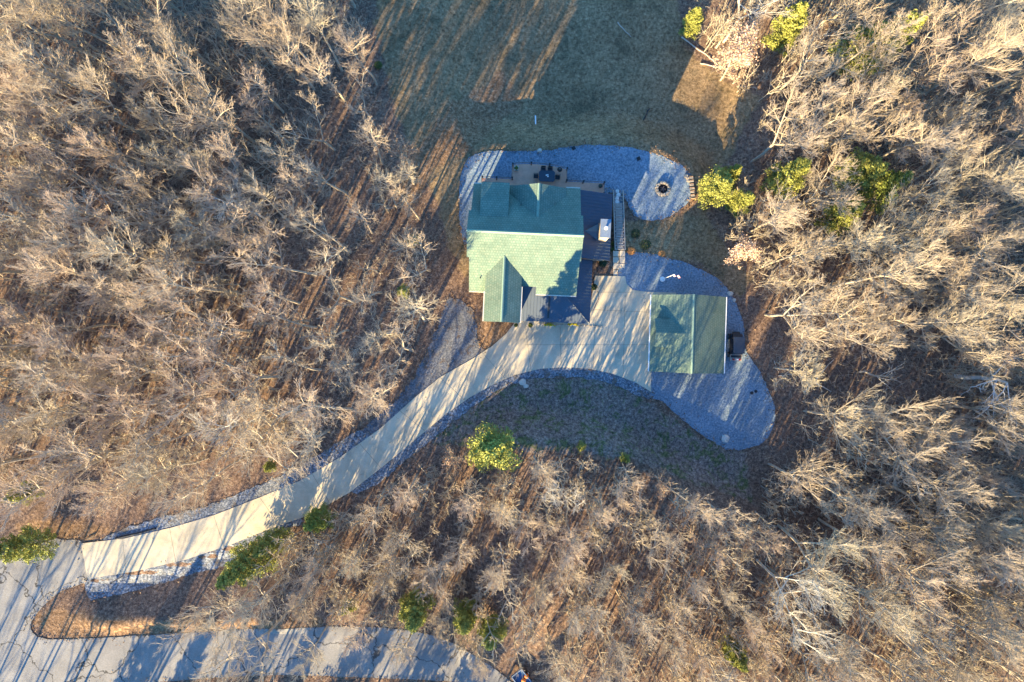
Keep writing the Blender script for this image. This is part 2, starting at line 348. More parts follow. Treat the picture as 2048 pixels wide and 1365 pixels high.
OUTL = []
def sheet(name, pts, mat, off, jag=0.0, px=True, step=1.0, skirt=0.0, seed=1):
    R = random.Random(seed); P = [at(*p) for p in pts] if px else list(pts)
    if px: P = [at(a, b, hz(*at(a, b))) for a, b in pts]
    Q = []
    n = len(P)
    for i in range(n):                                   # densify (Catmull-Rom when jagged/curved) 
        p0, p1, p2, p3 = [Vector(P[(i + k) % n]) for k in (-1, 0, 1, 2)]
        L = (p2 - p1).length; m = max(1, int(L / (.45 if jag else 1.0)))
        for k in range(m):
            t = k / m
            q = p1.lerp(p2, t) if L < 1.2 or not SMOOTH else .5 * ((2 * p1) + (-p0 + p2) * t + (2 * p0 - 5 * p1 + 4 * p2 - p3) * t * t + (-p0 + 3 * p1 - 3 * p2 + p3) * t ** 3)
            Q.append((q.x + R.uniform(-jag, jag), q.y + R.uniform(-jag, jag)))
    OUTL.append((name, Q)); A = np.array(Q); gx = np.arange(A[:, 0].min(), A[:, 0].max(), step); gy = np.arange(A[:, 1].min(), A[:, 1].max(), step)
    GX, GY = np.meshgrid(gx, gy); m = poly_sdf(Q, GX, GY) < -.3
    V = [Vector(q) for q in Q] + [Vector((x, y)) for x, y in zip(GX[m], GY[m])]
    E_ = [(i, (i + 1) % len(Q)) for i in range(len(Q))]
    vo, eo, fo, *_ = delaunay_2d_cdt(V, E_, [], 1, 1e-4)
    vx = np.array([[v.x, v.y] for v in vo]); zz = h(vx[:, 0], vx[:, 1]) + off
    verts = [(float(a), float(b), float(c)) for (a, b), c in zip(vx, zz)]; faces = [tuple(f) for f in fo]
    if skirt:
        cnt = {}
        for f in faces:
            for i in range(len(f)):
                e = (f[i], f[(i + 1) % len(f)]); cnt[e] = 1
        bd = [e for e in cnt if (e[1], e[0]) not in cnt]; mp = {}
        for e in bd:
            for q in e:
                if q not in mp: mp[q] = len(verts); verts.append((verts[q][0], verts[q][1], verts[q][2] - skirt))
        faces += [(e[1], e[0], mp[e[0]], mp[e[1]]) for e in bd]
    me = bpy.data.meshes.new(name); me.from_pydata(verts, [], faces); me.update()
    if me.polygons[0].normal.z < 0: me.flip_normals()
    o = meshobj(name, me, mat); tag(o, kind='structure'); return o
SMOOTH = True
sheet('patio_gravel', [(922, 470), (918, 420), (922, 350), (938, 316), (965, 306), (1000, 302), (1080, 302), (1140, 294), (1200, 290), (1260, 296), (1310, 307), (1350, 324), (1382, 350), (1388, 380), (1372, 410), (1340, 432), (1305, 442), (1270, 432), (1252, 400), (1232, 385), (1160, 400), (1000, 400), (945, 440), (932, 490)], M_gravel, .02, .1, seed=2)
sheet('gravel_lot', [(1250, 508), (1290, 506), (1335, 516), (1380, 530), (1430, 555), (1462, 590), (1485, 640), (1492, 700), (1520, 745), (1545, 800), (1550, 840), (1532, 880), (1500, 895), (1460, 900), (1420, 880), (1370, 845), (1330, 808), (1290, 784), (1290, 700), (1290, 600), (1240, 590), (1236, 540)], M_gravel, .024, .1, seed=3)
sheet('gravel_spur', [(896, 590), (912, 598), (938, 612), (950, 640), (957, 690), (968, 712), (900, 755), (830, 810), (740, 880), (640, 945), (630, 925), (720, 860), (790, 800), (830, 750), (860, 690), (884, 630)], M_spur, .02, .22, seed=4)
sheet('upper_rock_strip', [(205, 1083), (245, 1058), (345, 1030), (440, 1003), (520, 970), (590, 938), (650, 902), (720, 862), (740, 880), (680, 925), (600, 972), (520, 1003), (430, 1038), (345, 1062), (250, 1085)], M_rock, .03, .14, seed=5)
sheet('lower_rock_strip', [(173, 1150), (270, 1135), (370, 1112), (465, 1085), (540, 1052), (600, 1030), (605, 1045), (540, 1078), (480, 1105), (470, 1128), (400, 1143), (300, 1173), (205, 1197), (180, 1197), (173, 1175)], M_rock, .03, .14, seed=6)
sheet('curved_rock_strip', [(700, 975), (770, 922), (830, 872), (890, 822), (940, 786), (985, 760), (1030, 742), (1080, 732), (1130, 728), (1180, 732), (1225, 742), (1270, 760), (1303, 782), (1300, 800), (1262, 785), (1210, 765), (1150, 755), (1090, 756), (1040, 764), (990, 785), (930, 826), (880, 868), (820, 915), (760, 965), (710, 990)], M_rock, .03, .14, seed=7)
SMOOTH = True
drive_left = [(163, 1087), (250, 1077), (345, 1055), (430, 1030), (520, 995), (600, 962), (680, 915), (760, 858), (830, 795), (880, 755), (945, 718), (985, 692), (1012, 668), (1030, 645)]
drive_right = [(1302, 784), (1270, 765), (1225, 748), (1180, 738), (1130, 735), (1080, 738), (1030, 750), (985, 770), (940, 795), (890, 830), (830, 880), (770, 930), (700, 985), (620, 1030), (540, 1058), (460, 1090), (370, 1120), (270, 1143), (176, 1158)]
SMOOTH = False
drive_poly = drive_left + [(1034, 628), (1150, 628), (1182, 600), (1187, 575), (1190, 552), (1250, 553), (1253, 568), (1265, 580), (1290, 584), (1352, 586), (1352, 640), (1302, 650)] + drive_right
sheet('driveway', drive_poly, M_conc, .09, 0, step=1.0, skirt=.16)
# sawn joints across the drive, laid as thin dark strips on the slab
jm = MB()
def cut(a, b):
    (x0, y0), (x1, y1) = at(*a), at(*b); dx, dy = x1 - x0, y1 - y0; L = math.hypot(dx, dy); nx, ny = -dy / L * .016, dx / L * .016
    m = 8; vs = []
    for k in range(m + 1):
        t = k / m; x, y = x0 + dx * t, y0 + dy * t; z = hz(x, y) + .096
        vs += [(x + nx, y + ny, z), (x - nx, y - ny, z)]
    jm.add(vs, [(2 * k, 2 * k + 1, 2 * k + 3, 2 * k + 2) for k in range(m)])
for a, b in [((246, 1077), (253, 1146)), ((340, 1056), (352, 1124)), ((428, 1031), (448, 1093)), ((520, 995), (560, 1052)), ((625, 948), (662, 1010)), ((720, 888), (762, 936)), ((800, 822), (850, 862)), ((880, 755), (930, 801)),
             ((965, 706), (1010, 757)), ((1050, 648), (1062, 741)), ((1120, 648), (1122, 735)), ((1190, 640), (1186, 738)), ((1250, 590), (1246, 752)), ((1050, 690), (1300, 690)), ((1190, 620), (1300, 625)), ((1190, 585), (1262, 585))]: cut(a, b)
jo = jm.build('driveway_joints', plain('dark_joint', (.12, .11, .09), .9)); tag(jo, kind='structure')
SMOOTH = True
road = [(-900, 1060), (-300, 1090), (0, 1103), (30, 1090), (60, 1082), (95, 1075), (130, 1080), (165, 1084), (168, 1120), (176, 1160), (120, 1185), (80, 1220), (62, 1250), (75, 1273), (130, 1279), (300, 1270), (470, 1260), (640, 1254), (780, 1257), (880, 1276), (960, 1318), (1012, 1355), (1060, 1400), (1150, 1500), (1280, 1700), (1150, 1720), (1040, 1560),
        (980, 1430), (940, 1375), (880, 1362), (780, 1357), (600, 1351), (480, 1353), (300, 1366), (100, 1385), (-100, 1410), (-400, 1450), (-900, 1500)]
sheet('road', road, M_asph, .035, .05, step=1.0, seed=9)

# ------------------------------------------------------------------ house
HA = math.radians(-2.65); HO = (1.46, 11.93)
PATIO = -1.5
house = empty('house', (HO[0], HO[1], 0), HA, 'large house with green shingle roof, dark metal porch roofs and a brown rear deck', 'house')
def hl(x, y):
    return HO[0] + x * math.cos(HA) - y * math.sin(HA), HO[1] + x * math.sin(HA) + y * math.cos(HA)
SL = .70
def mz(y): return 10 - SL * abs(y)
# walls
wl = MB()
def gable_wall_x(mb, x0, x1, yS, yN, zb, drop=.35):   # pentagonal volume, ridge along x
    pr = [(yS, zb), (yS, mz(yS) - drop), (0, 10 - drop), (yN, mz(yN) - drop), (yN, zb)]
    vs = [(x0, y, z) for y, z in pr] + [(x1, y, z) for y, z in pr]
    mb.add(vs, [(0, 1, 2, 3, 4)[::-1], (5, 6, 7, 8, 9)] + [(i, (i + 1) % 5, 5 + (i + 1) % 5, 5 + i) for i in range(5)])
gable_wall_x(wl, -5.9, 5.95, -5.1, 5.7, PATIO - .2)
def gable_wall_y(mb, xc, hw, z_r, slope, y0, y1, zb, drop=.3):
    pr = [(xc - hw, zb), (xc - hw, z_r - slope * hw - drop), (xc, z_r - drop), (xc + hw, z_r - slope * hw - drop), (xc + hw, zb)]
    vs = [(x, y0, z) for x, z in pr] + [(x, y1, z) for x, z in pr]
    mb.add(vs, [(0, 1, 2, 3, 4), (5, 6, 7, 8, 9)[::-1]] + [(i, (i + 1) % 5, 5 + (i + 1) % 5, 5 + i) for i in range(5)])
gable_wall_y(wl, -2.17, 1.72, 8.3, .7, -9.45, -4.9, 0)
gable_wall_y(wl, 1.33, 2.9, 8.5, .615, 3.0, 5.75, PATIO - .2)
wl.box(-4.9, -2.25, 3.2, 5.72, 5.0, 7.6)
wl.box(1.9, 5.93, -5.95, -4.8, 0, 5.45)
wl.build('wall', M_wall, house)
rf = MB()
def roofx(xl, xr, y0, y1):    # strip of the main roof between two y on one side, tessellated at given ends
    pts = [(xl, y0, mz(y0)), (xr, y0, mz(y0)), (xr, y1, mz(y1)), (xl, y1, mz(y1))]
    rf.slab(pts if y1 > y0 else pts[::-1])
rf.slab([(-6.47, 0, 10), (-6.47, -2.7, mz(2.7)), (6.47, -2.7, mz(2.7)), (6.47, 0, 10)])
rf.slab([(-6.2, -2.7, mz(2.7)), (-6.2, -6.36, mz(6.36)), (-4.2, -6.36, mz(6.36)), (-4.2, -5.56, mz(5.56)), (1.62, -5.56, mz(5.56)), (1.62, -6.36, mz(6.36)), (6.35, -6.36, mz(6.36)), (6.35, -2.7, mz(2.7))])
rf.slab([(-6.47, 0, 10), (6.47, 0, 10), (6.47, 2.55, mz(2.55)), (-6.47, 2.55, mz(2.55))])
rf.slab([(-6.2, 2.55, mz(2.55)), (6.24, 2.55, mz(2.55)), (6.24, 6.19, mz(6.19)), (-6.2, 6.19, mz(6.19))])
roof = rf.build('roof', M_shx, house)
# shed dormer at the rear west
sd = MB(); sd.slab([(-5.2, 1.9, mz(1.9) + .02), (-2.0, 1.9, mz(1.9) + .02), (-2.0, 5.98, 7.75), (-5.2, 5.98, 7.75)], .14)
sd.build('shed_dormer_roof', M_shx, house)
# gables with the ridge along y
def gable_y(xc, hw, zr, slope, y_in, y_out, name):
    mb = MB(); s = 1 if y_out > y_in else -1
    ze = zr - slope * hw; yv_r = (10 - zr) / SL; yv_e = (10 - ze) / SL
    yi_r = yv_r * s; yi_e = min(yv_e, abs(y_out)) * s
    for sg in (-1, 1):
        pts = [(xc, yi_r, zr + .02), (xc + sg * hw, yi_e, ze + .02), (xc + sg * hw, y_out, ze + .02), (xc, y_out, zr + .02)]
        mb.slab(pts if (sg * s) < 0 else pts[::-1], .14)
    o = mb.build(name, M_shy, house)
    rc = MB(); rc.add([(xc - .14, yi_r, zr + .0), (xc, yi_r, zr + .09), (xc + .14, yi_r, zr + .0), (xc - .14, y_out, zr + .0), (xc, y_out, zr + .09), (xc + .14, y_out, zr + .0)], [(0, 1, 4, 3), (1, 2, 5, 4), (0, 2, 1), (3, 4, 5), (0, 3, 5, 2)])
    rc.build('ridge_cap', M_ridge, o); return o
gable_y(-2.2, 2.08, 8.3, .7, 0, -9.87, 'front_gable_roof')
gable_y(1.33, 3.25, 8.5, .615, 0, 5.92, 'rear_gable_roof')
rc = MB(); rc.add([(-6.5, -.16, 9.94), (-6.5, 0, 10.1), (-6.5, .16, 9.94), (6.5, -.16, 9.94), (6.5, 0, 10.1), (6.5, .16, 9.94)], [(0, 1, 4, 3), (1, 2, 5, 4), (0, 2, 1), (3, 4, 5), (0, 3, 5, 2)])
rc.build('ridge_cap', M_ridge, roof)
for gt in ((-6.2, -4.3, -6.47, -6.38, 5.28, 5.5), (1.62, 6.35, -6.47, -6.38, 5.28, 5.5), (-6.2, -5.25, 6.2, 6.3, 5.45, 5.65), (4.6, 6.24, 6.2, 6.3, 5.45, 5.65), (-4.42, -4.3, -9.85, -6.4, 6.62, 6.8), (-.1, .02, -9.85, -5.7, 6.62, 6.8)):
    ft = MB(); ft.box(*gt); ft.build('gutter', M_trim, house)
# porch roofs of dark standing-seam metal
def porch_z_s(y): return 3.1 + .42 * (y + 9.5)
def porch_z_e(x): return 3.1 + .42 * (8.35 - x)
pm = MB()
pm.slab([(-.1, -9.5, 3.1), (8.35, -9.5, 3.1), (5.1, -6.25, porch_z_s(-6.25)), (5.1, -5.3, porch_z_s(-5.3) if False else porch_z_s(-6.25)), (-.1, -5.3, porch_z_s(-5.3))][:3] + [(-.1, -6.25, porch_z_s(-6.25))], .1)
pm.slab([(-.1, -6.25, porch_z_s(-6.25)), (1.9, -6.25, porch_z_s(-6.25)), (1.9, -5.0, porch_z_s(-5.0)), (-.1, -5.0, porch_z_s(-5.0))], .1)
pm.slab([(8.35, -9.5, 3.1), (8.35, -1.8, 3.1), (5.1, -1.8, porch_z_e(5.1)), (5.1, -6.25, porch_z_e(5.1))], .1)
for k in range(22):                                     # standing seams, south slope
    x = -.08 + k * .385; yt = -6.25 if x < 5.1 else -9.5 + (8.35 - x)
    if x < 1.9: yt = -5.0
    if yt > -9.4: pm.add(*[[(x - .02, -9.5, 3.1), (x + .02, -9.5, 3.1), (x + .02, yt, porch_z_s(yt)), (x - .02, yt, porch_z_s(yt)), (x - .02, -9.5, 3.15), (x + .02, -9.5, 3.15), (x + .02, yt, porch_z_s(yt) + .05), (x - .02, yt, porch_z_s(yt) + .05)], [(0, 1, 2, 3), (4, 7, 6, 5), (0, 4, 5, 1), (1, 5, 6, 2), (2, 6, 7, 3), (3, 7, 4, 0)]])
for k in range(20):
    y = -9.3 + k * .385; xt = 8.35 - (y + 9.5) if y < -6.25 else 6.0
    pm.add([(8.35, y - .02, 3.1), (8.35, y + .02, 3.1), (xt, y + .02, porch_z_e(xt)), (xt, y - .02, porch_z_e(xt)), (8.35, y - .02, 3.15), (8.35, y + .02, 3.15), (xt, y + .02, porch_z_e(xt) + .05), (xt, y - .02, porch_z_e(xt) + .05)], [(0, 1, 2, 3), (4, 7, 6, 5), (0, 4, 5, 1), (1, 5, 6, 2), (2, 6, 7, 3), (3, 7, 4, 0)])
pm.tube((8.38, -9.53, 3.16), (5.1, -6.25, 4.52), .07, n=6)
pr1 = pm.build('front_porch_roof', M_metal, house)
pe = MB()
def pze(x): return 3.1 + .4 * (10.4 - x)
pe.slab([(10.4, -1.78, 3.1), (10.4, 6.25, 3.1), (5.95, 6.25, pze(5.95)), (5.95, -1.78, pze(5.95))], .1)
for k in range(21):
    y = -1.7 + k * .385
    pe.add([(10.4, y - .02, 3.1), (10.4, y + .02, 3.1), (6.1, y + .02, pze(6.1)), (6.1, y - .02, pze(6.1)), (10.4, y - .02, 3.15), (10.4, y + .02, 3.15), (6.1, y + .02, pze(6.1) + .05), (6.1, y - .02, pze(6.1) + .05)], [(0, 1, 2, 3), (4, 7, 6, 5), (0, 4, 5, 1), (1, 5, 6, 2), (2, 6, 7, 3), (3, 7, 4, 0)])
pe.build('side_porch_roof', M_metal, house)
ck = MB(); ck.add([(7.1, 1.45, pze(7.1) + .06), (8.75, 2.5, pze(8.75) + .05), (8.75, .5, pze(8.75) + .05), (8.75, 1.45, pze(7.1) + .1)], [(0, 1, 3), (0, 3, 2), (1, 2, 3), (0, 2, 1)])
ck.build('chimney_cricket', M_metal, house)
sk = MB(); sk.box(3.18, 3.42, -9.05, -6.5, 0, .06)  # thin black strip modelled in place of a shadow on the porch metal
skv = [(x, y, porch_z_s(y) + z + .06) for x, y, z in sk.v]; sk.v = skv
sk.build('roof_shadow_strip', M_black, house)
# porch walls / posts
pw = MB(); pw.box(6.0, 10.0, -1.5, 5.9, PATIO - .2, 3.05); pw.build('side_porch_wall', M_wall, house)
for x, y in ((.2, -9.2), (2.9, -9.2), (5.5, -9.2), (8.05, -9.2), (8.05, -5.6), (8.05, -2.2)):
    p = MB(); p.box(x - .1, x + .1, y - .1, y + .1, .1, 3.03); p.build('porch_post', M_trim, house, .01)
pf = MB(); pf.prism([(-.4, -9.35), (8.15, -9.35), (8.15, -1.6), (6.1, -1.6), (6.1, -5.8), (-.4, -5.8)], -.1, .2); pf.build('porch_floor', M_conc, house)
# windows and doors on the walls
def win(x, y, z, wx, wy, hh):
    f = MB(); f.box(x - wx / 2 - .07, x + wx / 2 + .07, y - wy / 2 - .0, y + wy / 2 + .0, z - .07, z + hh + .07); fo = f.build('window', M_trim, house)
    p = MB(); p.box(x - (wx / 2 if wx > .2 else .08), x + (wx / 2 if wx > .2 else .08), y - (wy / 2 if wy > .2 else .08), y + (wy / 2 if wy > .2 else .08), z, z + hh); p.build('pane', M_glass, fo)
for x in (-3.1, -1.25): win(x, -9.47, 1.2, .8, .1, 1.4); win(x, -9.47, 4.3, .8, .1, 1.4)
for x in (4.2, 7.4): win(x - 2, -6.0 if x < 5 else -6.0, .9, 1.1, .1, 1.5)
for y in (-3.6, .5, 3.8): win(-5.92, y, .9, .1, 1.0, 1.4); win(-5.92, y, 3.9, .1, .9, 1.3)
for x in (-4.2, -1.0, 1.3, 4.0): win(x, 5.73, 1.6, 1.2, .1, 1.8)
dr = MB(); dr.box(4.0, 5.0, -6.02, -5.9, .2, 2.3); do = dr.build('front_door', plain('door_wood', (.2, .09, .04), .5), house)
hn = MB(); hn.blob((4.12, -6.06, 1.2), .05, 1, 1, 8, 0); hn.build('door_knob', M_steel, do)
# chimney
ch = MB(); ch.box(8.75, 9.8, .5, 2.5, 3.0, 6.5); cho = ch.build('chimney', M_stone, house, .02)
cc = MB(); cc.box(8.68, 9.88, .42, 2.58, 6.5, 6.64); cc.build('chimney_cap', M_steel, cho, .02)
fl = MB(); fl.tube((9.3, 1.5, 6.6), (9.3, 1.5, 6.95), .14, n=14); fl.tube((9.3, 1.5, 6.95), (9.3, 1.5, 7.02), .23, .18, n=16); fl.build('flue', M_white, cho)
# vents on the main roof
for x, y in ((-4.9, -4.9), (-.6, 3.6)):
    vt = MB(); vt.tube((x, y, mz(y) - .1), (x, y, mz(y) + .35), .06, n=10); vt.build('vent_pipe', M_black, house)
# rear deck
DZ = 1.2
deck_pts = [(-5.5, 6.0), (9.5, 6.3), (9.5, 7.9), (4.85, 7.9), (4.85, 9.4), (3.2, 9.72), (1.2, 9.85), (-.4, 9.82), (-1.85, 9.65), (-1.85, 7.9), (-5.5, 7.9)]
deck = empty('deck', (*hl(2, 7.5), PATIO), HA, 'raised brown board deck with thin dark railing along the north side of the house', 'deck')
def dk(pts): return [(x - 2, y - 7.5) for x, y in pts]
mb = MB(); mb.prism(dk(deck_pts), DZ - PATIO - .12, DZ - PATIO); mb.build('deck_floor', M_deck, deck)
rim = MB(); q = dk(deck_pts)
edge = [q[i] for i in (1, 2, 3, 4, 5, 6, 7, 8, 9, 10, 0)]
for a, b in zip(edge[:-1], edge[1:]):
    rim.tube((a[0], a[1], DZ - PATIO - .1), (b[0], b[1], DZ - PATIO - .1), .09, n=4)
rim.build('rim_board', M_deck, deck)
rail = MB()
for a, b in zip(edge[:-1], edge[1:]):
    rail.tube((a[0], a[1], DZ - PATIO + .95), (b[0], b[1], DZ - PATIO + .95), .035, n=6)
    L = math.dist(a, b); m = max(1, int(L / .35))
    for k in range(m): 
        t = k / m; x = a[0] + (b[0] - a[0]) * t; y = a[1] + (b[1] - a[1]) * t; rail.tube((x, y, DZ - PATIO), (x, y, DZ - PATIO + .95), .01, n=4)
rail.build('railing', plain('brown_rail', (.2, .12, .09), .6), deck)
for x, y in [(9.45, 6.5), (9.45, 7.85), (6.9, 7.85), (4.85, 7.9), (4.85, 9.35), (2.7, 9.75), (.45, 9.82), (-1.8, 9.6), (-1.8, 7.9), (-3.7, 7.85), (-5.45, 7.85)]:
    p = MB(); p.box(x - 2.07, x - 1.93, y - 7.57, y - 7.43, 0, DZ - PATIO + 1.02); po = p.build('deck_post', plain('post_brown', (.18, .11, .08), .6), deck)
    c = MB(); c.box(x - 2.1, x - 1.9, y - 7.6, y - 7.4, DZ - PATIO + 1.02, DZ - PATIO + 1.16); c.build('post_lantern', M_black, po)
# dining table, chairs and things on the deck
def hthing(name, x, y, z, label, cat, group=None, rz=0): return empty(name, (*hl(x, y), z), HA + rz, label, cat, group)
t = hthing('patio_table', 2.42, 8.35, DZ, 'dark rectangular patio table with clipped corners in the middle of the deck', 'table')
mb = MB(); a, b = .98, .68; mb.prism([(-a + .2, -b), (a - .2, -b), (a, -b + .2), (a, b - .2), (a - .2, b), (-a + .2, b), (-a, b - .2), (-a, -b + .2)], .7, .76); mb.build('tabletop', plain('slate_top', (.035, .05, .07), .35), t)
for sx in (-1, 1):
    for sy in (-1, 1): p = MB(); p.tube((sx * .75, sy * .5, 0), (sx * .8, sy * .52, .7), .03); p.build('leg', M_black, t)
c = hthing('centrepiece', 2.42, 8.35, DZ + .76, 'white candle holders in the middle of the dark patio table', 'centrepiece')
mb = MB(); mb.tube((-.08, .08, 0), (-.08, .08, .1), .08, n=12); mb.tube((.12, -.06, 0), (.12, -.06, .12), .09, n=12); mb.tube((.1, .14, 0), (.1, .14, .09), .07, n=12); mb.build('candle', M_white, c)
def chair(x, y, rz, label):
    o = hthing('patio_chair', x, y, DZ, label, 'chair', 'patio chairs round the deck table', rz)
    s = MB(); s.box(-.26, .26, -.26, .26, .42, .46)
    s.build('seat', M_dark, o, .01)
    s = MB(); s.box(-.27, .27, -.31, -.27, .46, 1.0); s.build('backrest', M_dark, o, .01)
    for sx in (-1, 1):
        for sy in (-1, 1): l = MB(); l.tube((sx * .24, sy * .24, 0), (sx * .24, sy * .24, .42), .018); l.build('leg', M_black, o)
    for sx in (-1, 1): l = MB(); l.box(sx * .3 - .025, sx * .3 + .025, -.25, .25, .62, .65); l.build('armrest', M_black, o)
chair(1.95, 9.2, math.pi, 'dark chair at the north side of the patio table, nearer the planter')
chair(2.8, 9.2, math.pi, 'dark chair at the north side of the patio table, nearer the kettle grill')
chair(1.12, 8.35, -math.pi / 2, 'dark chair at the west end of the patio table')
chair(3.72, 8.35, math.pi / 2, 'dark chair at the east end of the patio table')
g = hthing('kettle_grill', 3.95, 9.2, DZ, 'round black kettle grill beside the patio table', 'grill')
mb = MB(); mb.blob((0, 0, .85), .32, .75, 1, 18, 0); mb.build('bowl', M_black, g, smooth=True)
for k in range(3): l = MB(); l.tube((.12 * math.cos(2.1 * k), .12 * math.sin(2.1 * k), .7), (.3 * math.cos(2.1 * k), .3 * math.sin(2.1 * k), 0), .018); l.build('leg', M_steel, g)
mb = MB(); mb.tube((-.08, 0, 1.12), (.08, 0, 1.12), .02); mb.build('handle', M_wood, g)
g = hthing('deck_urn', 9.05, 7.5, DZ, 'round dark urn in the east corner of the deck', 'urn')
mb = MB(); mb.tube((0, 0, 0), (0, 0, .5), .15, .24, n=16); mb.tube((0, 0, .5), (0, 0, .56), .26, n=16); mb.build('urn_body', M_black, g)
mb = MB(); mb.blob((0, 0, .56), .16, .4, 4, 10, .3); mb.build('plant', plain('dark_plant', (.03, .05, .03)), g)
g = hthing('planter', -1.35, 9.25, DZ, 'square pale planter with a green shrub in the north-west corner of the deck', 'planter')
mb = MB(); mb.box(-.28, .28, -.28, .28, 0, .4); mb.build('pot', M_pot, g, .02)
mb = MB(); mb.blob((0, 0, .5), .24, .8, 5, 12, .25); mb.build('shrub', plain('planter_shrub', (.09, .13, .04), .8, .2, 0, .4, 14), g)
g = hthing('storage_bench', -5.0, 7.1, DZ, 'pale orange wooden bench at the west end of the deck', 'bench')
mb = MB(); mb.box(-.35, .35, -.25, .25, .4, .46); mb.build('seat', plain('cedar', (.55, .32, .17), .7), g, .01)
for sx in (-1, 1): l = MB(); l.box(sx * .3 - .04, sx * .3 + .04, -.22, .22, 0, .4); l.build('leg', M_wood, g)

# ------------------------------------------------------------------ garage
GA = math.radians(-1.7); GO = (21.25, .82)
gar = empty('garage', (GO[0], GO[1], 0), GA, 'detached garage with green shingle roof and one side dormer on the gravel lot', 'garage')
def gz(x): return 5.3 - .56 * abs(x)
mb = MB(); pr = [(-4.15, -.1), (-4.15, gz(4.15) - .3), (0, 5.0), (4.15, gz(4.15) - .3), (4.15, -.1)]
vs = [(x, -4.2, z) for x, z in pr] + [(x, 4.25, z) for x, z in pr]
mb.add(vs, [(0, 1, 2, 3, 4), (5, 6, 7, 8, 9)[::-1]] + [(i, (i + 1) % 5, 5 + (i + 1) % 5, 5 + i) for i in range(5)]); mb.build('wall', M_wall, gar)
mb = MB(); mb.slab([(-4.52, -4.63, gz(4.52)), (0, -4.63, 5.3), (0, 4.65, 5.3), (-4.52, 4.65, gz(4.52))]); mb.slab([(0, -4.63, 5.3), (4.52, -4.63, gz(4.52)), (4.52, 4.65, gz(4.52)), (0, 4.65, 5.3)])
gr = mb.build('roof', M_shy, gar)
rc = MB(); rc.add([(-.15, -4.66, 5.24), (0, -4.66, 5.39), (.15, -4.66, 5.24), (-.15, 4.68, 5.24), (0, 4.68, 5.39), (.15, 4.68, 5.24)], [(0, 1, 4, 3), (1, 2, 5, 4), (0, 2, 1), (3, 4, 5), (0, 3, 5, 2)]); rc.build('ridge_cap', M_ridge, gr)
mb = MB(); zr, hw = 4.93, 1.72; ze = zr - .56 * hw
for sg in (-1, 1):
    pts = [(-(5.3 - zr) / .56, .05, zr + .01), (-(5.3 - ze) / .56, .05 + sg * hw, ze + .01), (-4.3, .05 + sg * hw, ze + .01), (-4.3, .05, zr + .01)]
    mb.slab(pts if sg > 0 else pts[::-1], .12)
do = mb.build('dormer_roof', M_shx, gar)
mb = MB(); pr = [(-1.45 + .05, 2.9), (-1.45 + .05, ze - .02), (.05, zr - .2), (1.5, ze - .02), (1.5, 2.9)]
vs = [(-4.0, y, z) for y, z in pr] + [(-1.5, y, z) for y, z in pr]
mb.add(vs, [(0, 1, 2, 3, 4), (5, 6, 7, 8, 9)[::-1]] + [(i, (i + 1) % 5, 5 + (i + 1) % 5, 5 + i) for i in range(5)]); mb.build('dormer_wall', M_wall, gar)
mb = MB(); mb.box(-4.03, -3.99, -.4, .5, 3.2, 3.95); mb.build('dormer_window', M_glass, gar)
for y in (-2.2, 2.1):
    mb = MB(); mb.box(-4.2, -4.12, y - 1.4, y + 1.4, .1, 2.4); mb.build('garage_door', M_trim, gar)
for xx in (-4.64, 4.53): mb = MB(); mb.box(xx, xx + .11, -4.62, 4.64, gz(4.52) - .2, gz(4.52) - .04); mb.build('gutter', M_white, gar)

# ------------------------------------------------------------------ garden stairs
x0, y0 = at(1240, 500, 0); xN, yN = at(1239.5, 381, PATIO)
st = empty('garden_stairs', (x0 + .0, y0, 0), 0, 'long straight grey timber and stone staircase down from the drive to the gravel patio', 'stairs')
Ls = (yN - y0); n = 17
for k in range(n):
    ya = k * Ls / n; yb = (k + 1) * Ls / n; z = -1.5 * (k + .5) / n + .08
    if k < 13:
        tr = MB(); tr.box(-.55, .55, ya + .02, ya + .14, z - .35, z + .05); tr.box(-.42, .42, ya + .2, yb - .04, z - .3, z); tr.build('step', M_wood, st, .01)
    else:
        tr = MB(); tr.box(-.55, .55, ya + .02, ya + .1, z - .35, z + .04); tr.build('step', M_wood, st, .01)
        r = random.Random(k)
        fl = MB(); fl.blob((-.1 + r.uniform(-.1, .1), (ya + yb) / 2 + .05, z - .02), .26, .2, k, 8, .25); fl.build('flagstone', plain('pale_flagstone', (.55, .55, .52), .8), st)
for sx in (-1, 1):
    sr = MB(); s0 = sx * .62
    sr.add([(s0 - .06, 0, -.4), (s0 + .06, 0, -.4), (s0 + .06, Ls, -1.9), (s0 - .06, Ls, -1.9), (s0 - .06, 0, .16), (s0 + .06, 0, .16), (s0 + .06, Ls, -1.36), (s0 - .06, Ls, -1.36)], [(0, 3, 2, 1), (4, 5, 6, 7), (0, 1, 5, 4), (1, 2, 6, 5), (2, 3, 7, 6), (3, 0, 4, 7)])
    sr.build('side_rail', M_wood, st)
gv = MB(); gv.add([(-.56, 0, -.06), (.56, 0, -.06), (.56, Ls, -1.56), (-.56, Ls, -1.56)], [(0, 1, 2, 3)]); gv.build('stair_gravel', M_rock, st)
# paver walk between the stairs and the drive
pv = empty('paver_walk', (*at(1238, 527), hz(*at(1238, 527))), 0, 'short walk of cream stone pavers between the drive and the stairs', 'walk')
for k in range(4):
    for j in range(2):
        p = MB(); r = random.Random(k * 7 + j); p.box(-.75 + j * .78 + r.uniform(0, .05), -.02 + j * .78, -1.55 + k * .8, -.8 + k * .8 - r.uniform(0, .05), -.05, .09); p.build('paver', plain('cream_paver', (.5, .43, .32), .8), pv, .02)

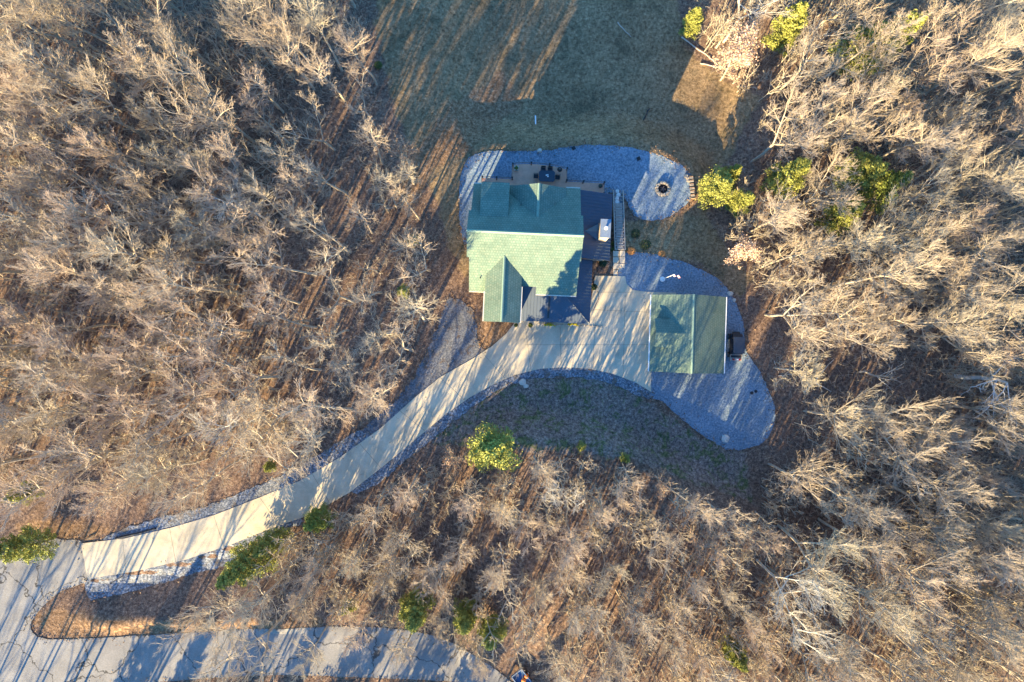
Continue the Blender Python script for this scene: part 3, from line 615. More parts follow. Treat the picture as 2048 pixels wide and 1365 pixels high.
# ------------------------------------------------------------------ fire pit, woodpile, patio things
fx, fy = at(1325, 379, PATIO)
fp = empty('fire_pit', (fx, fy, PATIO + .02), 0, 'round fire pit ringed with tan field stones on the gravel patio', 'fire pit')
for k in range(15):
    a = 2 * math.pi * k / 15; b = MB(); b.blob((.8 * math.cos(a), .8 * math.sin(a), .16), .2, .9, k, 8, .3); b.build('ring_stone', M_stone, fp)
for k in range(12):
    a = 2 * math.pi * (k + .5) / 12; b = MB(); b.blob((.74 * math.cos(a), .74 * math.sin(a), .4), .17, .75, 30 + k, 8, .3); b.build('ring_stone', M_stone, fp)
mb = MB(); mb.tube((0, 0, 0), (0, 0, .06), .62, n=20); mb.build('ash_bed', plain('ash', (.03, .028, .028), .95, .1, 0, .5, 7), fp)
for k in range(5):
    a = k * 1.3; mb = MB(); mb.tube((.4 * math.cos(a), .4 * math.sin(a), .1), (-.35 * math.cos(a + .4), -.35 * math.sin(a + .4), .25), .05, n=7); mb.build('charred_log', plain('charred_wood', (.13, .1, .09), .9, .1, 0, .5, 8), fp)
wp = empty('woodpile', (*at(1383, 375, PATIO), PATIO), math.radians(6), 'stack of split firewood along the east rim of the gravel patio', 'woodpile')
for k in range(20):
    r = random.Random(k); y = -1.45 + k * .152
    for j in range(2):
        b = MB(); b.tube((-.22 + r.uniform(-.04, .04), y + r.uniform(-.03, .03), .12 + j * .17), (.24 + r.uniform(-.04, .04), y + r.uniform(-.05, .05), .12 + j * .17), .08, n=7); b.build('log', [M_log, M_dark, M_wood][(k * 7 + j * 3) % 3], wp)
for k in range(5):
    r = random.Random(90 + k); s = empty('field_stone', (*at(1375 + r.uniform(-5, 6), 352 + k * 2.5, PATIO), PATIO + .05), 0, ['topmost', 'second', 'middle', 'fourth', 'lowest'][k] + ' pale field stone of the small heap at the north end of the woodpile', 'stone', 'stones heaped by the woodpile')
    b = MB(); b.blob((0, 0, .1), .22, .7, k, 9, .25); b.build('stone_body', M_stone, s)
def lone(name, mb, mat, loc, rz, label, cat, bevel=0, group=None):
    o = mb.build(name, mat, None, bevel); o.location = loc; o.rotation_euler = (0, 0, rz); tag(o, label, cat, group); return o
def g3(px, py, dz=0):
    x, y = at(px, py); 
    for _ in range(2): x, y = at(px, py, hz(x, y))
    return (x, y, hz(x, y) + dz)
for px, py, lab in ((1147, 297, 'small black drain basin on the gravel edge north of the deck'), (1277, 318, 'small black drain basin between the deck and the fire pit')):
    mb = MB(); mb.box(-.22, .22, -.22, .22, 0, .12); mb.box(-.16, .16, -.16, .16, .12, .15); lone('drain_basin', mb, M_black, g3(px, py), .5, lab, 'drain')
mb = MB(); mb.tube((0, -.6, .1), (0, .6, .1), .09, n=12); lone('white_pipe', mb, M_white, g3(1071, 241), .02, 'short white pipe lying in the shaded yard', 'pipe')
mb = MB(); 
pp = [(-.5, -1, .1), (-.2, -.4, .12), (.1, .1, .1), (.25, .6, .2), (.6, .95, .15)]
for a, b in zip(pp[:-1], pp[1:]): mb.tube(a, b, .07, .06)
mb.tube(pp[3], (0, .9, .2), .04, .02)
lone('black_branch', mb, M_dark, g3(1291, 232), 0, 'crooked black branch lying in the shaded yard', 'branch')
mb = MB(); mb.blob((0, 0, .1), .3, .5, 8, 9, .2); lone('flat_rock', mb, M_pot, g3(1079, 302), 0, 'pale flat rock at the gravel edge north of the deck', 'rock')
mb = MB(); mb.blob((0, 0, .2), .5, .7, 3, 11, .2); lone('boulder', mb, plain('pale_boulder', (.55, .5, .44), .8, .2, 0, .2, 4), g3(1450, 877), 0, 'rounded pale boulder at the bottom end of the gravel lot', 'boulder')
for px, py, lab in ((1503, 786, 'dark round stone on the gravel lot, the one nearer the garage'), (1511, 783, 'dark round stone on the gravel lot, the one nearer the trees')):
    mb = MB(); mb.blob((0, 0, .12), .2, .8, px, 9, .15); lone('dark_stone', mb, M_dark, g3(px, py), 0, lab, 'stone')
for k, (px, py, s, lab) in enumerate(((1079, 300, .0, ''), (1460, 588, .35, 'grey rock at the upper edge of the gravel lot'), (1468, 600, .25, 'smaller grey rock below the one at the gravel lot edge'), (1045, 765, .45, 'pale rock heap beside the bend of the drive'), (1052, 772, .3, 'small pale rock beside the bend of the drive'))):
    if s: mb = MB(); mb.blob((0, 0, .08), s, .5, k, 9, .25); lone('edge_rock', mb, M_pot, g3(px, py), 0, lab, 'rock')
# flagpole
f = empty('flagpole', g3(1325, 559), 0, 'white flagpole with a small red and white flag on the gravel above the garage', 'flagpole')
mb = MB(); mb.tube((0, 0, 0), (0, 0, 6.3), .05, .03, n=10); mb.tube((0, 0, 0), (0, 0, .25), .35, .3, n=14); mb.build('pole', M_white, f)
mb = MB(); mb.blob((0, 0, 6.36), .08, 1, 1, 8, 0); mb.build('finial', M_steel, f)
def flagmat():
    m, nt, b = basemat('striped_flag', .8, .1); tc = nt.nodes.new('ShaderNodeTexCoord'); wv = nt.nodes.new('ShaderNodeTexWave'); wv.bands_direction = 'Z'; wv.inputs['Scale'].default_value = 2.3
    nt.links.new(tc.outputs['Object'], wv.inputs[0]); r = ramp(nt, [(.49, (.55, .04, .06)), (.51, (.8, .78, .76))], 'CONSTANT'); nt.links.new(wv.outputs['Fac'], r.inputs[0]); nt.links.new(r.outputs[0], b.inputs['Base Color']); return m
vs = []; nx = 8
for i in range(nx + 1):
    for j in range(5):
        xx = i / nx * 1.0; vs.append((xx * .8 + .04, -.12 * math.sin(xx * 7) - .25 * xx, 6.1 - j * .2 - xx * .35))
for off in (0, .012): pass
fsq = [(i * 5 + j, i * 5 + j + 1, (i + 1) * 5 + j + 1, (i + 1) * 5 + j) for i in range(nx) for j in range(4)]
mb = MB(); mb.add(vs, fsq); fo = mb.build('flag', flagmat(), f); md = fo.modifiers.new('thick', 'SOLIDIFY'); md.thickness = .01

# planters along the porch, shrubs, handrail
def bush(name, px, py, r, mat, label, cat, z=0, group=None, seed=0):
    x, y, zz = g3(px, py); R = random.Random(seed); o = empty(name, (x, y, zz), 0, label, cat, group)
    mb = MB(); NL = int(500 * r)+120
    for k in range(NL):
        a = R.uniform(0, 6.28); e = math.acos(R.uniform(-.1, 1)); q = r * R.uniform(.55, 1.05)
        c = Vector((q * math.sin(e) * math.cos(a), q * math.sin(e) * math.sin(a), q * .9 * math.cos(e) + .1)); u = Vector((R.uniform(-1, 1), R.uniform(-1, 1), R.uniform(-.5, .5))).normalized() * .07; v2 = u.cross(Vector((R.uniform(-1, 1), R.uniform(-1, 1), 1))).normalized() * .05
        mb.add([c - u, c + v2, c + u, c - v2], [(0, 1, 2, 3)])
    mb.build('foliage', mat, o)
    st_ = MB()
    for k in range(5): a = k * 1.25; st_.tube((0, 0, 0), (r * .5 * math.cos(a), r * .5 * math.sin(a), r * .7), .02, .01, 5)
    st_.build('stem', M_wood, o)
M_boxg = plain('shrub_leaf', (.09, .11, .03), .8, .2, 0, .4, 14); M_yelleaf = plain('yellow_leaf', (.45, .33, .03), .8, .2, 0, .3, 12)
M_orl = plain('rust_grass', (.5, .25, .09), .8, .2, 0, .3, 12); M_dkg = plain('dark_shrub', (.035, .06, .03), .8, .2, 0, .4, 12)
bush('shrub', 1032, 651, .22, M_boxg, 'small round green shrub at the foot of the front gable', 'shrub', seed=1)
bush('shrub', 1061, 651, .26, M_boxg, 'small round green shrub left of the yellow flower beds', 'shrub', seed=2)
bush('shrub', 1323, 508, .42, M_orl, 'rust orange grass clump at the top of the gravel lot', 'shrub', seed=3)
bush('shrub', 1262, 503, .5, M_orl, 'rust orange clump of dry grass beside the stairs', 'shrub', seed=4)
bush('shrub', 1188, 575, .38, M_dkg, 'dark shrub at the east wall of the front porch', 'shrub', seed=5)
bush('shrub', 1205, 527, .5, M_dkg, 'dark shrub in the corner between the porches', 'shrub', seed=6)
bush('shrub', 1227, 500, .35, M_boxg, 'green shrub between the side porch and the stairs, the lower one', 'shrub', seed=7)
bush('shrub', 1227, 488, .3, M_boxg, 'green shrub between the side porch and the stairs, the upper one', 'shrub', seed=8)
bush('shrub', 1290, 490, .7, M_dkg, 'low dark green shrub on the slope right of the stairs', 'shrub', seed=9)
bush('shrub', 1271, 468, .6, M_dkg, 'dark shrub on the shaded slope beside the top stair flight', 'shrub', seed=10)
bush('shrub', 828, 483, .85, M_boxg, 'round green shrub standing alone at the foot of the left wood', 'shrub', seed=11)
bush('shrub', 757, 132, .5, M_boxg, 'small green shrub at the left edge of the yard near the top', 'shrub', seed=12)
for x0_, x1_, lab in ((1088, 1110, 'bed of yellow flowers in front of the porch, the left one'), (1136, 1156, 'bed of bright yellow flowers in front of the porch, the right one')):
    xa, ya = at(x0_, 650); xb, _ = at(x1_, 650); o = empty('flower_bed', ((xa + xb) / 2, ya, .1), HA, lab, 'flower bed', 'yellow flower beds'); L = (xb - xa) / 2
    mb = MB(); mb.box(-L, L, -.16, .16, 0, .2); mb.build('trough', M_pot, o, .01); mb = MB()
    for k in range(26): mb.blob((random.uniform(-L, L), random.uniform(-.15, .15), .27), .08, .9, k, 7, .3)
    mb.build('flowers', M_yel, o)
bd = MB()
for k in range(40): bd.blob((-3.0 + k * .2 + random.uniform(-.06, .06), random.uniform(-.07, .07), .03), .1, .7, k, 7, .3)
lone('stone_edging', bd, M_stone, (*at(1127, 650), .1), HA, 'narrow stone edging along the front of the porch', 'edging')
hr = empty('handrail', g3(1190, 605, .1), 0, 'thin brown handrail beside the porch steps', 'handrail')
mb = MB(); mb.tube((-.35, -1.1, .9), (.35, .4, .9), .03); mb.tube((.35, .4, .9), (.25, 1.3, .9), .03); mb.build('rail', plain('rail_brown', (.2, .1, .06)), hr)
for x, y in ((-.35, -1.1), (.35, .4), (.25, 1.3)): mb = MB(); mb.tube((x, y, 0), (x, y, .9), .025); mb.build('post', M_black, hr)
# driveway marker post and black culvert pipe
mp = empty('marker_post', g3(246, 1152), 0, 'dark wooden post at the lower side of the drive near the road', 'post')
mb = MB(); mb.box(-.07, .07, -.07, .07, 0, 2.6); mb.build('post_body', M_wood, mp, .01); mb = MB(); mb.box(-.1, .1, -.1, .1, 2.6, 2.66); mb.build('post_cap', M_black, mp)
mb = MB(); P3 = [g3(232, 1077, .18), g3(258, 1071, .16), g3(285, 1065, .15), g3(312, 1057, .12)]
for a, b in zip(P3[:-1], P3[1:]): mb.tube(a, b, .13, n=10)
lone('drain_pipe', mb, M_black, (0, 0, 0), 0, 'black corrugated drain pipe along the upper rock strip', 'pipe')
mb = MB(); mb.tube(g3(175, 1078, .1), g3(190, 1071, .12), .06); mb.tube(g3(190, 1071, .12), g3(200, 1052, .1), .06, .04); lone('black_stake', mb, M_black, (0, 0, 0), 0, 'short black stake lying at the corner of drive and road', 'stake')
# utility vehicle
vx, vy, vz = g3(1468, 692); uv = empty('utility_vehicle', (vx, vy, 0.02), math.radians(-1), 'black utility vehicle with a dark canopy parked behind the garage', 'utility vehicle')
mb = MB(); mb.box(-.68, .68, -1.45, 1.5, .35, .8); mb.build('body', M_dark, uv, .06)
mb = MB(); mb.add([(-.6, 1.0, .8), (.6, 1.0, .8), (.45, 1.75, .7), (-.45, 1.75, .7), (-.55, .9, 1.15), (.55, .9, 1.15), (.42, 1.6, .95), (-.42, 1.6, .95)], [(0, 3, 2, 1), (4, 5, 6, 7), (0, 1, 5, 4), (1, 2, 6, 5), (2, 3, 7, 6), (3, 0, 4, 7)]); mb.build('hood', M_black, uv, .05)
mb = MB(); mb.box(-.7, .7, -.95, 1.1, 1.9, 1.98); ro = mb.build('canopy', plain('canopy_plastic', (.03, .04, .055), .3, .6, 0, .2, 2), uv, .04)
for sx in (-1, 1):
    for y in (-.9, 1.0): l = MB(); l.tube((sx * .62, y, .75), (sx * .6, y * .95, 1.92), .03); l.build('roof_post', M_black, uv)
    for y in (-1.1, 1.15):
        l = MB(); l.tube((sx * .6, y, .32), (sx * .86, y, .32), .32, n=18); wo = l.build('wheel', M_black, uv, .02); l = MB(); l.tube((sx * .86, y, .32), (sx * .875, y, .32), .16, n=12); l.build('rim', M_steel, wo)
mb = MB(); mb.box(-.6, .6, -.35, .25, .8, 1.0); mb.box(-.6, .6, -.45, -.33, 1.0, 1.4); mb.build('seat', M_dark, uv, .03)
mb = MB(); mb.box(-.75, .75, -1.15, -1.08, 1.05, 1.12); mb.box(-.72, .72, -1.9, -1.1, .55, .62); mb.box(-.72, -.66, -1.9, -1.1, .62, .85); mb.box(.66, .72, -1.9, -1.1, .62, .85); mb.build('cargo_rack', M_wood, uv)
for sx, m_ in ((-.4, M_red), (.1, M_white), (.35, M_red)): mb = MB(); mb.box(sx, sx + .25, -1.8, -1.6, .62, .76); mb.build('cargo_box', m_, uv, .01)
# trailer with pumpkins at the bottom edge
tx, ty, tz = g3(1046, 1357); tr = empty('utility_trailer', (tx, ty, tz), math.radians(-52), 'dark blue open trailer with pale rims at the bottom edge beside the road', 'trailer')
mb = MB(); mb.box(-1.3, .95, -.75, .75, .45, .5); mb.build('bed', M_blue, tr)
for a in ((-1.3, .95, -.8, -.74), (-1.3, .95, .74, .8), (.93, .99, -.8, .8), (-1.34, -1.28, -.8, .8)): mb = MB(); mb.box(a[0], a[1], a[2], a[3], .45, .88); so_ = mb.build('side_panel', M_blue, tr); mb = MB(); mb.box(a[0] - .02, a[1] + .02, a[2] - .02, a[3] + .02, .881, .93); mb.build('top_rim', M_steel, so_)
for sy in (-1, 1): mb = MB(); mb.tube((-.2, sy * .82, .33), (-.2, sy * 1.0, .33), .33, n=16); wo = mb.build('wheel', M_black, tr); mb = MB(); mb.tube((-.2, sy * 1.0, .33), (-.2, sy * 1.01, .33), .16, n=10); mb.build('rim', M_white, wo)
def pumpkin(px, py, lab, s):
    x, y = at(px, py, tz + .75); o = empty('pumpkin', (x, y, tz + .5), 0, lab, 'pumpkin', 'pumpkins in the trailer'); mb = MB(); vs = []; n = 24; m_ = 10
    for i in range(m_ + 1):
        th = math.pi * i / m_
        for k in range(n): ph = 2 * math.pi * k / n; r = s * (1 - .09 * (k % 3 == 0)); vs.append((r * math.sin(th) * math.cos(ph), r * math.sin(th) * math.sin(ph), s * .8 + s * .8 * math.cos(th)))
    mb.add(vs, [(i * n + k, (i + 1) * n + k, (i + 1) * n + (k + 1) % n, i * n + (k + 1) % n) for i in range(m_) for k in range(n)]); mb.build('shell', M_orange, o, smooth=True)
    mb = MB(); mb.tube((0, 0, s * 1.55), (.03, 0, s * 1.9), .04, .03, 7); mb.build('stalk', M_wood, o)
pumpkin(1053, 1353, 'orange pumpkin in the trailer, the upper one', .29); pumpkin(1047.5, 1361.5, 'orange pumpkin in the trailer, the one at the picture edge', .31)

# ------------------------------------------------------------------ trees
def rotv(v, ax, ang):
    return v * math.cos(ang) + np.cross(ax, v) * math.sin(ang) + ax * (ax @ v) * (1 - math.cos(ang))
def nrm(v): return v / (np.linalg.norm(v) + 1e-9)
def grow(R, H=17, crown0=.45, spread=3.0, limbs=18, sub=10, twig=6, fork=False, up=.3, wob=.08, lean=(0, 0), tw2=2, thin=.8):
    S = []; T = []; leafpts = []
    def branch(p, dr, L, r0, r1, n, lvl, tropism):
        pts = [p]; dirs = [dr]
        for k in range(n):
            dr = nrm(dr + R.normal(0, (.035 if lvl == 0 else wob), 3) + np.array([0, 0, tropism / n])); q = p + dr * L / n
            ra = r0 + (r1 - r0) * k / n; rb = r0 + (r1 - r0) * (k + 1) / n
            (T if lvl == 0 else S).append((*p, *q, ra, rb, (lvl - 1 + k / n) / 3.2 if lvl else 0.)); p = q; pts.append(p); dirs.append(dr)
        return pts, dirs
    def kids(pts, dirs, L, lvl, count, a0, frac, r):
        n = len(pts) - 1
        for c in range(count):
            t = a0 + (1 - a0) * (c + R.uniform(0, .9)) / count; i = min(n - 1, int(t * n)); f = t * n - i
            p = pts[i] * (1 - f) + pts[i + 1] * f; dd = dirs[i + 1]
            ax = nrm(np.cross(dd, R.normal(0, 1, 3))); a = math.radians(R.uniform(18, 46)); nd = rotv(dd, ax, a)
            yield t, p, nrm(nd + np.array([0, 0, .12])), L * frac * R.uniform(.6, 1.15) * (1 - .5 * t)
    base = np.array([0, 0, -.3]); d0 = nrm(np.array([lean[0], lean[1], 1.]))
    stems = []
    rb = .009 * H + .03
    if fork:
        pts, dirs = branch(base, d0, H * .38, rb, rb * .8, 4, 0, .05)
        for k in range(fork):
            a = 2 * math.pi * k / fork + R.uniform(-.4, .4); nd = nrm(np.array([math.cos(a) * .35, math.sin(a) * .35, 1])); wsave = wob
            pp, dd = branch(pts[-1], nd, H * .58 * R.uniform(.85, 1.05), rb * .55, .025, 9, 0, .1); stems.append((pp, dd, .15, limbs // fork))
    else:
        pts, dirs = branch(base, d0, H * .95, rb, .03, 14, 0, .1); stems.append((pts, dirs, crown0, limbs))
    for pts, dirs, c0, nl in stems:
        for c in range(nl):
            t = c0 + (1 - c0) * ((c + R.uniform(0, 1)) / nl) ** .9; n = len(pts) - 1; i = min(n - 1, int(t * n)); f = t * n - i; p = pts[i] * (1 - f) + pts[i + 1] * f
            az = c * 2.4 + R.uniform(-.6, .6); el = math.radians(R.uniform(34, 60) + 18 * (t - c0)); dr = np.array([math.cos(az) * math.cos(el), math.sin(az) * math.cos(el), math.sin(el)])
            rel = (t - c0) / (1 - c0); L = spread * (1.65 - .75 * rel) * R.uniform(.7, 1.2) * (.55 if rel < .08 else 1)
            p1, d1 = branch(p, dr, L, .012 * L + .03, .018, 6, 1, up)
            for _, q, nd, l2 in kids(p1, d1, L, 2, sub, .15, .72, 0):
                l2 = max(l2, .5); p2, d2 = branch(q, nd, l2, .021, .013, 4, 2, up * .8)
                leafpts.append(p2[-1]); leafpts.append(p2[2])
                for _, q3, nd3, l3 in kids(p2, d2, l2, 3, twig, .1, .6, 0):
                    l3 = max(l3, .32); p3, d3 = branch(q3, nd3, l3, .013 * thin, .009 * thin, 1, 3, .2)
                    for _, q4, nd4, l4 in kids(p3, d3, l3, 4, tw2, .3, .6, 0):
                        S.append((*q4, *(q4 + nd4 * max(l4, .2)), .010 * thin, .007 * thin, 1.0))
    return T, S, leafpts
def seg_mesh(name, segs, sides=3, mat=None):
    A = np.array(segs, float); P = A[:, 0:3]; Q = A[:, 3:6]; ra = A[:, 6:7]; rb = A[:, 7:8]; tip = np.clip(A[:, 8], 0, 1); D = Q - P; D /= np.linalg.norm(D, axis=1, keepdims=True) + 1e-9
    ref = np.where(np.abs(D[:, 2:3]) > .9, np.array([[1., 0, 0]]), np.array([[0, 0, 1.]])); U = np.cross(D, ref); U /= np.linalg.norm(U, axis=1, keepdims=True); W_ = np.cross(D, U)
    vs = []
    for C, r in ((P, ra), (Q, rb)):
        for k in range(sides): t = 2 * math.pi * k / sides; vs.append(C + (U * math.cos(t) + W_ * math.sin(t)) * r)
    V = np.stack(vs, 1).reshape(-1, 3); n = len(A); b = (np.arange(n) * 2 * sides)[:, None]
    F = np.stack([np.concatenate([b + k, b + (k + 1) % sides, b + sides + (k + 1) % sides, b + sides + k], 1) for k in range(sides)], 1).reshape(-1, 4)
    me = bpy.data.meshes.new(name); me.vertices.add(len(V)); me.vertices.foreach_set('co', V.ravel()); me.loops.add(F.size); me.loops.foreach_set('vertex_index', F.ravel().astype(np.int32))
    me.polygons.add(len(F)); me.polygons.foreach_set('loop_start', np.arange(len(F)) * 4); me.polygons.foreach_set('loop_total', np.full(len(F), 4)); me.update()
    me.polygons.foreach_set('use_smooth', [True] * len(F))
    a = me.attributes.new('tip', 'FLOAT', 'POINT'); a.data.foreach_set('value', np.repeat(tip, 2 * sides).astype(np.float32))
    if mat: me.materials.append(mat)
    return me
def leaf_mesh(name, C, size, mat, R, elong=1.6, tips=None, flat=0.0):
    """small quads, one per leaf or needle spray, at points C"""
    n = len(C); U = R.normal(0, 1, (n, 3)); U[:, 2] *= (1 - flat); U /= np.linalg.norm(U, axis=1, keepdims=True); T = R.normal(0, 1, (n, 3)); W_ = np.cross(U, T); W_ /= np.linalg.norm(W_, axis=1, keepdims=True)
    s = size * R.uniform(.6, 1.3, (n, 1)); U = U * s * elong / 2; W_ = W_ * s / 2
    V = np.stack([C - U, C + W_, C + U, C - W_], 1).reshape(-1, 3); F = np.arange(n * 4)
    me = bpy.data.meshes.new(name); me.vertices.add(len(V)); me.vertices.foreach_set('co', V.ravel()); me.loops.add(n * 4); me.loops.foreach_set('vertex_index', F.astype(np.int32)); me.polygons.add(n)
    me.polygons.foreach_set('loop_start', np.arange(n) * 4); me.polygons.foreach_set('loop_total', np.full(n, 4)); me.update()
    a = me.attributes.new('tip', 'FLOAT', 'POINT'); tv = R.uniform(0, 1, n) if tips is None else tips; a.data.foreach_set('value', np.repeat(tv, 4).astype(np.float32)); me.materials.append(mat); return me

BARE = []
specs = [dict(H=19, spread=2.9, crown0=.5, limbs=20), dict(H=17, spread=3.2, crown0=.45, limbs=20, fork=2), dict(H=20, spread=2.6, crown0=.55, limbs=18), dict(H=16, spread=3.4, crown0=.4, limbs=20, fork=3),
         dict(H=18, spread=3.0, crown0=.48, limbs=22, wob=.1), dict(H=15, spread=2.6, crown0=.4, limbs=18), dict(H=21, spread=3.1, crown0=.55, limbs=20), dict(H=17, spread=2.4, crown0=.5, limbs=16, up=.5),
         dict(H=14, spread=3.0, crown0=.3, limbs=20, fork=3, up=.2), dict(H=19, spread=2.7, crown0=.5, limbs=18, wob=.11, lean=(.08, .03)), dict(H=12, spread=2.2, crown0=.3, limbs=16), dict(H=18, spread=3.3, crown0=.45, limbs=20, fork=2, up=.4)]
for i, s in enumerate(specs):
    Rg = np.random.default_rng(100 + i); T, S, _ = grow(Rg, **s); BARE.append((seg_mesh('tree_trunk', T, 7, M_bark), seg_mesh('tree_crown', S, 3, M_bark), s['H']))
SPARSE = []
for i, s in enumerate([dict(H=15, spread=2.2, crown0=.5), dict(H=17, spread=2.4, crown0=.55), dict(H=13, spread=2.0, crown0=.45), dict(H=16, spread=2.3, crown0=.5, fork=2)]):
    Rg = np.random.default_rng(150 + i); T, S, _ = grow(Rg, limbs=15, sub=8, twig=6, tw2=1, thin=.72, **s)
    SPARSE.append((seg_mesh('tree_trunk', T, 6, M_bark), seg_mesh('tree_crown', S, 3, M_bark), s['H']))
PALE = []
for i, s in enumerate([dict(H=17, spread=3.4, crown0=.4, limbs=18, fork=2), dict(H=14, spread=3.0, crown0=.35, limbs=18)]):
    Rg = np.random.default_rng(200 + i); T, S, _ = grow(Rg, **s); PALE.append((seg_mesh('tree_trunk', T, 7, M_pale), seg_mesh('tree_crown', S, 3, M_pale), s['H']))
LEAFY = []
for i, s in enumerate([dict(H=12, spread=2.8, crown0=.25, limbs=18, sub=8, twig=3, tw2=0), dict(H=8, spread=1.9, crown0=.2, limbs=14, sub=7, twig=3, tw2=0)]):
    Rg = np.random.default_rng(300 + i); T, S, L = grow(Rg, **s); L = np.array(L); C = np.repeat(L, 14, 0) + Rg.normal(0, .22, (len(L) * 14, 3))
    tm_, cm_ = seg_mesh('tree_trunk', T, 7, M_bark), seg_mesh('tree_crown', S, 3, M_bark)
    LEAFY.append((tm_, cm_, leaf_mesh('dry_leaves', C, .14, M_beech, Rg, 1.5), s['H'])); LEAFY.append((tm_, cm_, leaf_mesh('dry_leaves', C[::3], .12, M_oak, Rg, 1.5), s['H']))
def evergreen(R, H, rad, top=0.0, n=16000, c0=.12, mat=None, clump=.75):
    T = []; p = np.array([0, 0, -.2]); dr = np.array([0, 0, 1.]); pts = [p]
    for k in range(8):
        dr = nrm(dr + R.normal(0, .03, 3)); q = p + dr * H / 8; T.append((*p, *q, .16 * (1 - k / 8.5), .16 * (1 - (k + 1) / 8.5), 0)); p = q; pts.append(p)
    C = []; tips = []; nb = 95; per = n // nb
    for b in range(nb):
        t = c0 + (1 - c0) * (b + R.uniform(0, 1)) / nb; i = min(7, int(t * 8)); o = pts[i] + (pts[i + 1] - pts[i]) * (t * 8 - i); az = b * 2.4 + R.uniform(-.5, .5)
        L = rad * (1 - ((t - c0) / (1 - c0)) ** 1.6 * .88) * R.uniform(.5, 1.15); el = R.uniform(-.05, .45) + .5 * t; dd = np.array([math.cos(az) * math.cos(el), math.sin(az) * math.cos(el), math.sin(el)])
        e = o + dd * L; T.append((*o, *e, .035, .012, .3)); side = np.array([-math.sin(az), math.cos(az), 0])
        k = R.uniform(.12, 1, per) ** .65; w_ = (1 - k) * .35 + .1
        off = side[None] * R.normal(0, 1, (per, 1)) * (w_ * L * clump)[:, None] + R.normal(0, .07, (per, 3)) + np.array([0, 0, 1.])[None] * R.normal(.02, .09, (per, 1))
        C.append(o[None] + dd[None] * (L * k)[:, None] + off); tips.append(np.clip(k * .75 + R.uniform(-.25, .35) + R.uniform(-.15, .15, per), 0, 1))
    return seg_mesh('tree_trunk', T, 5, M_bark), leaf_mesh('foliage', np.concatenate(C), .105, mat, R, 2.3, np.concatenate(tips))
EVER = []
for i, (H, rad, m_) in enumerate([(11, 2.7, M_pine), (9, 2.2, M_pine), (12, 3.0, M_pinedk), (7, 1.6, M_pine)]):
    EVER.append((*evergreen(np.random.default_rng(400 + i), H, rad, n=17000 if rad > 2 else 9000, mat=m_), H))

FOREST_BASE = []; EVPX = []
def place(name, meshes, loc, rz, scale, label, cat, group):
    o = empty(name, loc, rz, label, cat, group); o.scale = (scale, scale, scale)
    for nm, me in meshes: c = bpy.data.objects.new(nm, me); COL.objects.link(c); c.parent = o
    FOREST_BASE.append((loc[0], loc[1])); return o
def base_from_crown(px, py, zc):
    x, y = at(px, py, zc)
    for _ in range(2): x, y = at(px, py, zc + hz(x, y))
    return (x, y, hz(x, y) - .05)
# evergreens: crown centre in the photo, crown height, variant, scale, label
for px, py, zc, vi, s, lab in [
    (1445, 362, 6, 0, 1.0, 'bushy yellow-green evergreen right of the fire pit, the upper and larger of the two'), (1488, 396, 5, 1, .85, 'smaller evergreen right of the fire pit, below its larger neighbour'), (1478, 340, 6, 1, .7, 'narrow evergreen top behind the large evergreen right of the fire pit'),
    (1602, 342, 8, 1, 1.15, 'round evergreen standing alone between bare trees, middle of the right wood'), (1762, 318, 10, 0, 1.15, 'uppermost evergreen of the row of three in the right wood'), (1790, 368, 9, 2, .95, 'dark middle evergreen of the row of three in the right wood'), (1716, 415, 8, 1, 1.1, 'lowest evergreen of the row of three in the right wood'),
    (1400, 20, 6, 1, .75, 'small bright evergreen at the top edge where the yard meets the wood'), (1618, 8, 10, 1, 1.15, 'pale yellow evergreen half cut by the top edge'), (1790, 38, 13, 0, 1.4, 'tall pale green evergreen near the top edge of the right wood'),
    (992, 915, 8, 0, 1.25, 'very large yellow-green evergreen below the bend of the drive'), (495, 1125, 7, 0, 1.1, 'bright yellow evergreen at the lower edge of the drive'), (545, 1090, 5, 0, .75, 'green evergreen between the drive and the bright yellow evergreen'), (628, 1050, 5, 2, .7, 'soft green evergreen touching the lower edge of the drive'),
    (822, 1238, 7, 1, 1.1, 'yellow evergreen beside the lane, leftmost of the roadside three'), (925, 1255, 6, 1, .9, 'green evergreen beside the lane, middle one of the roadside three'), (985, 1283, 6, 1, .9, 'yellow evergreen near the blue trailer'),
    (28, 1112, 7, 0, 1.05, 'large evergreen over the road at the left edge'), (10, 1000, 6, 3, 1.0, 'small evergreen cut by the left edge above the road'), (530, 937, 3, 3, .55, 'small bright evergreen at the wood edge above the drive'), (797, 578, 5, 3, .6, 'little evergreen inside the left wood near its right edge'),
    (1485, 1330, 6, 1, .75, 'evergreen at the bottom edge, right half'), (1165, 896, 2, 3, .42, 'low evergreen at the crest of the bank, left one'), (1252, 920, 2, 3, .42, 'low evergreen at the crest of the bank, right one'), (690, 1228, 4, 3, .6, 'small green evergreen above the lane')]:
    tm, fm, H = EVER[vi]; b = base_from_crown(px, py, zc); EVPX.append((px, py))
    place('evergreen_tree', [('trunk', tm), ('foliage', fm)], b, random.uniform(0, 6), s, lab, 'evergreen', None)
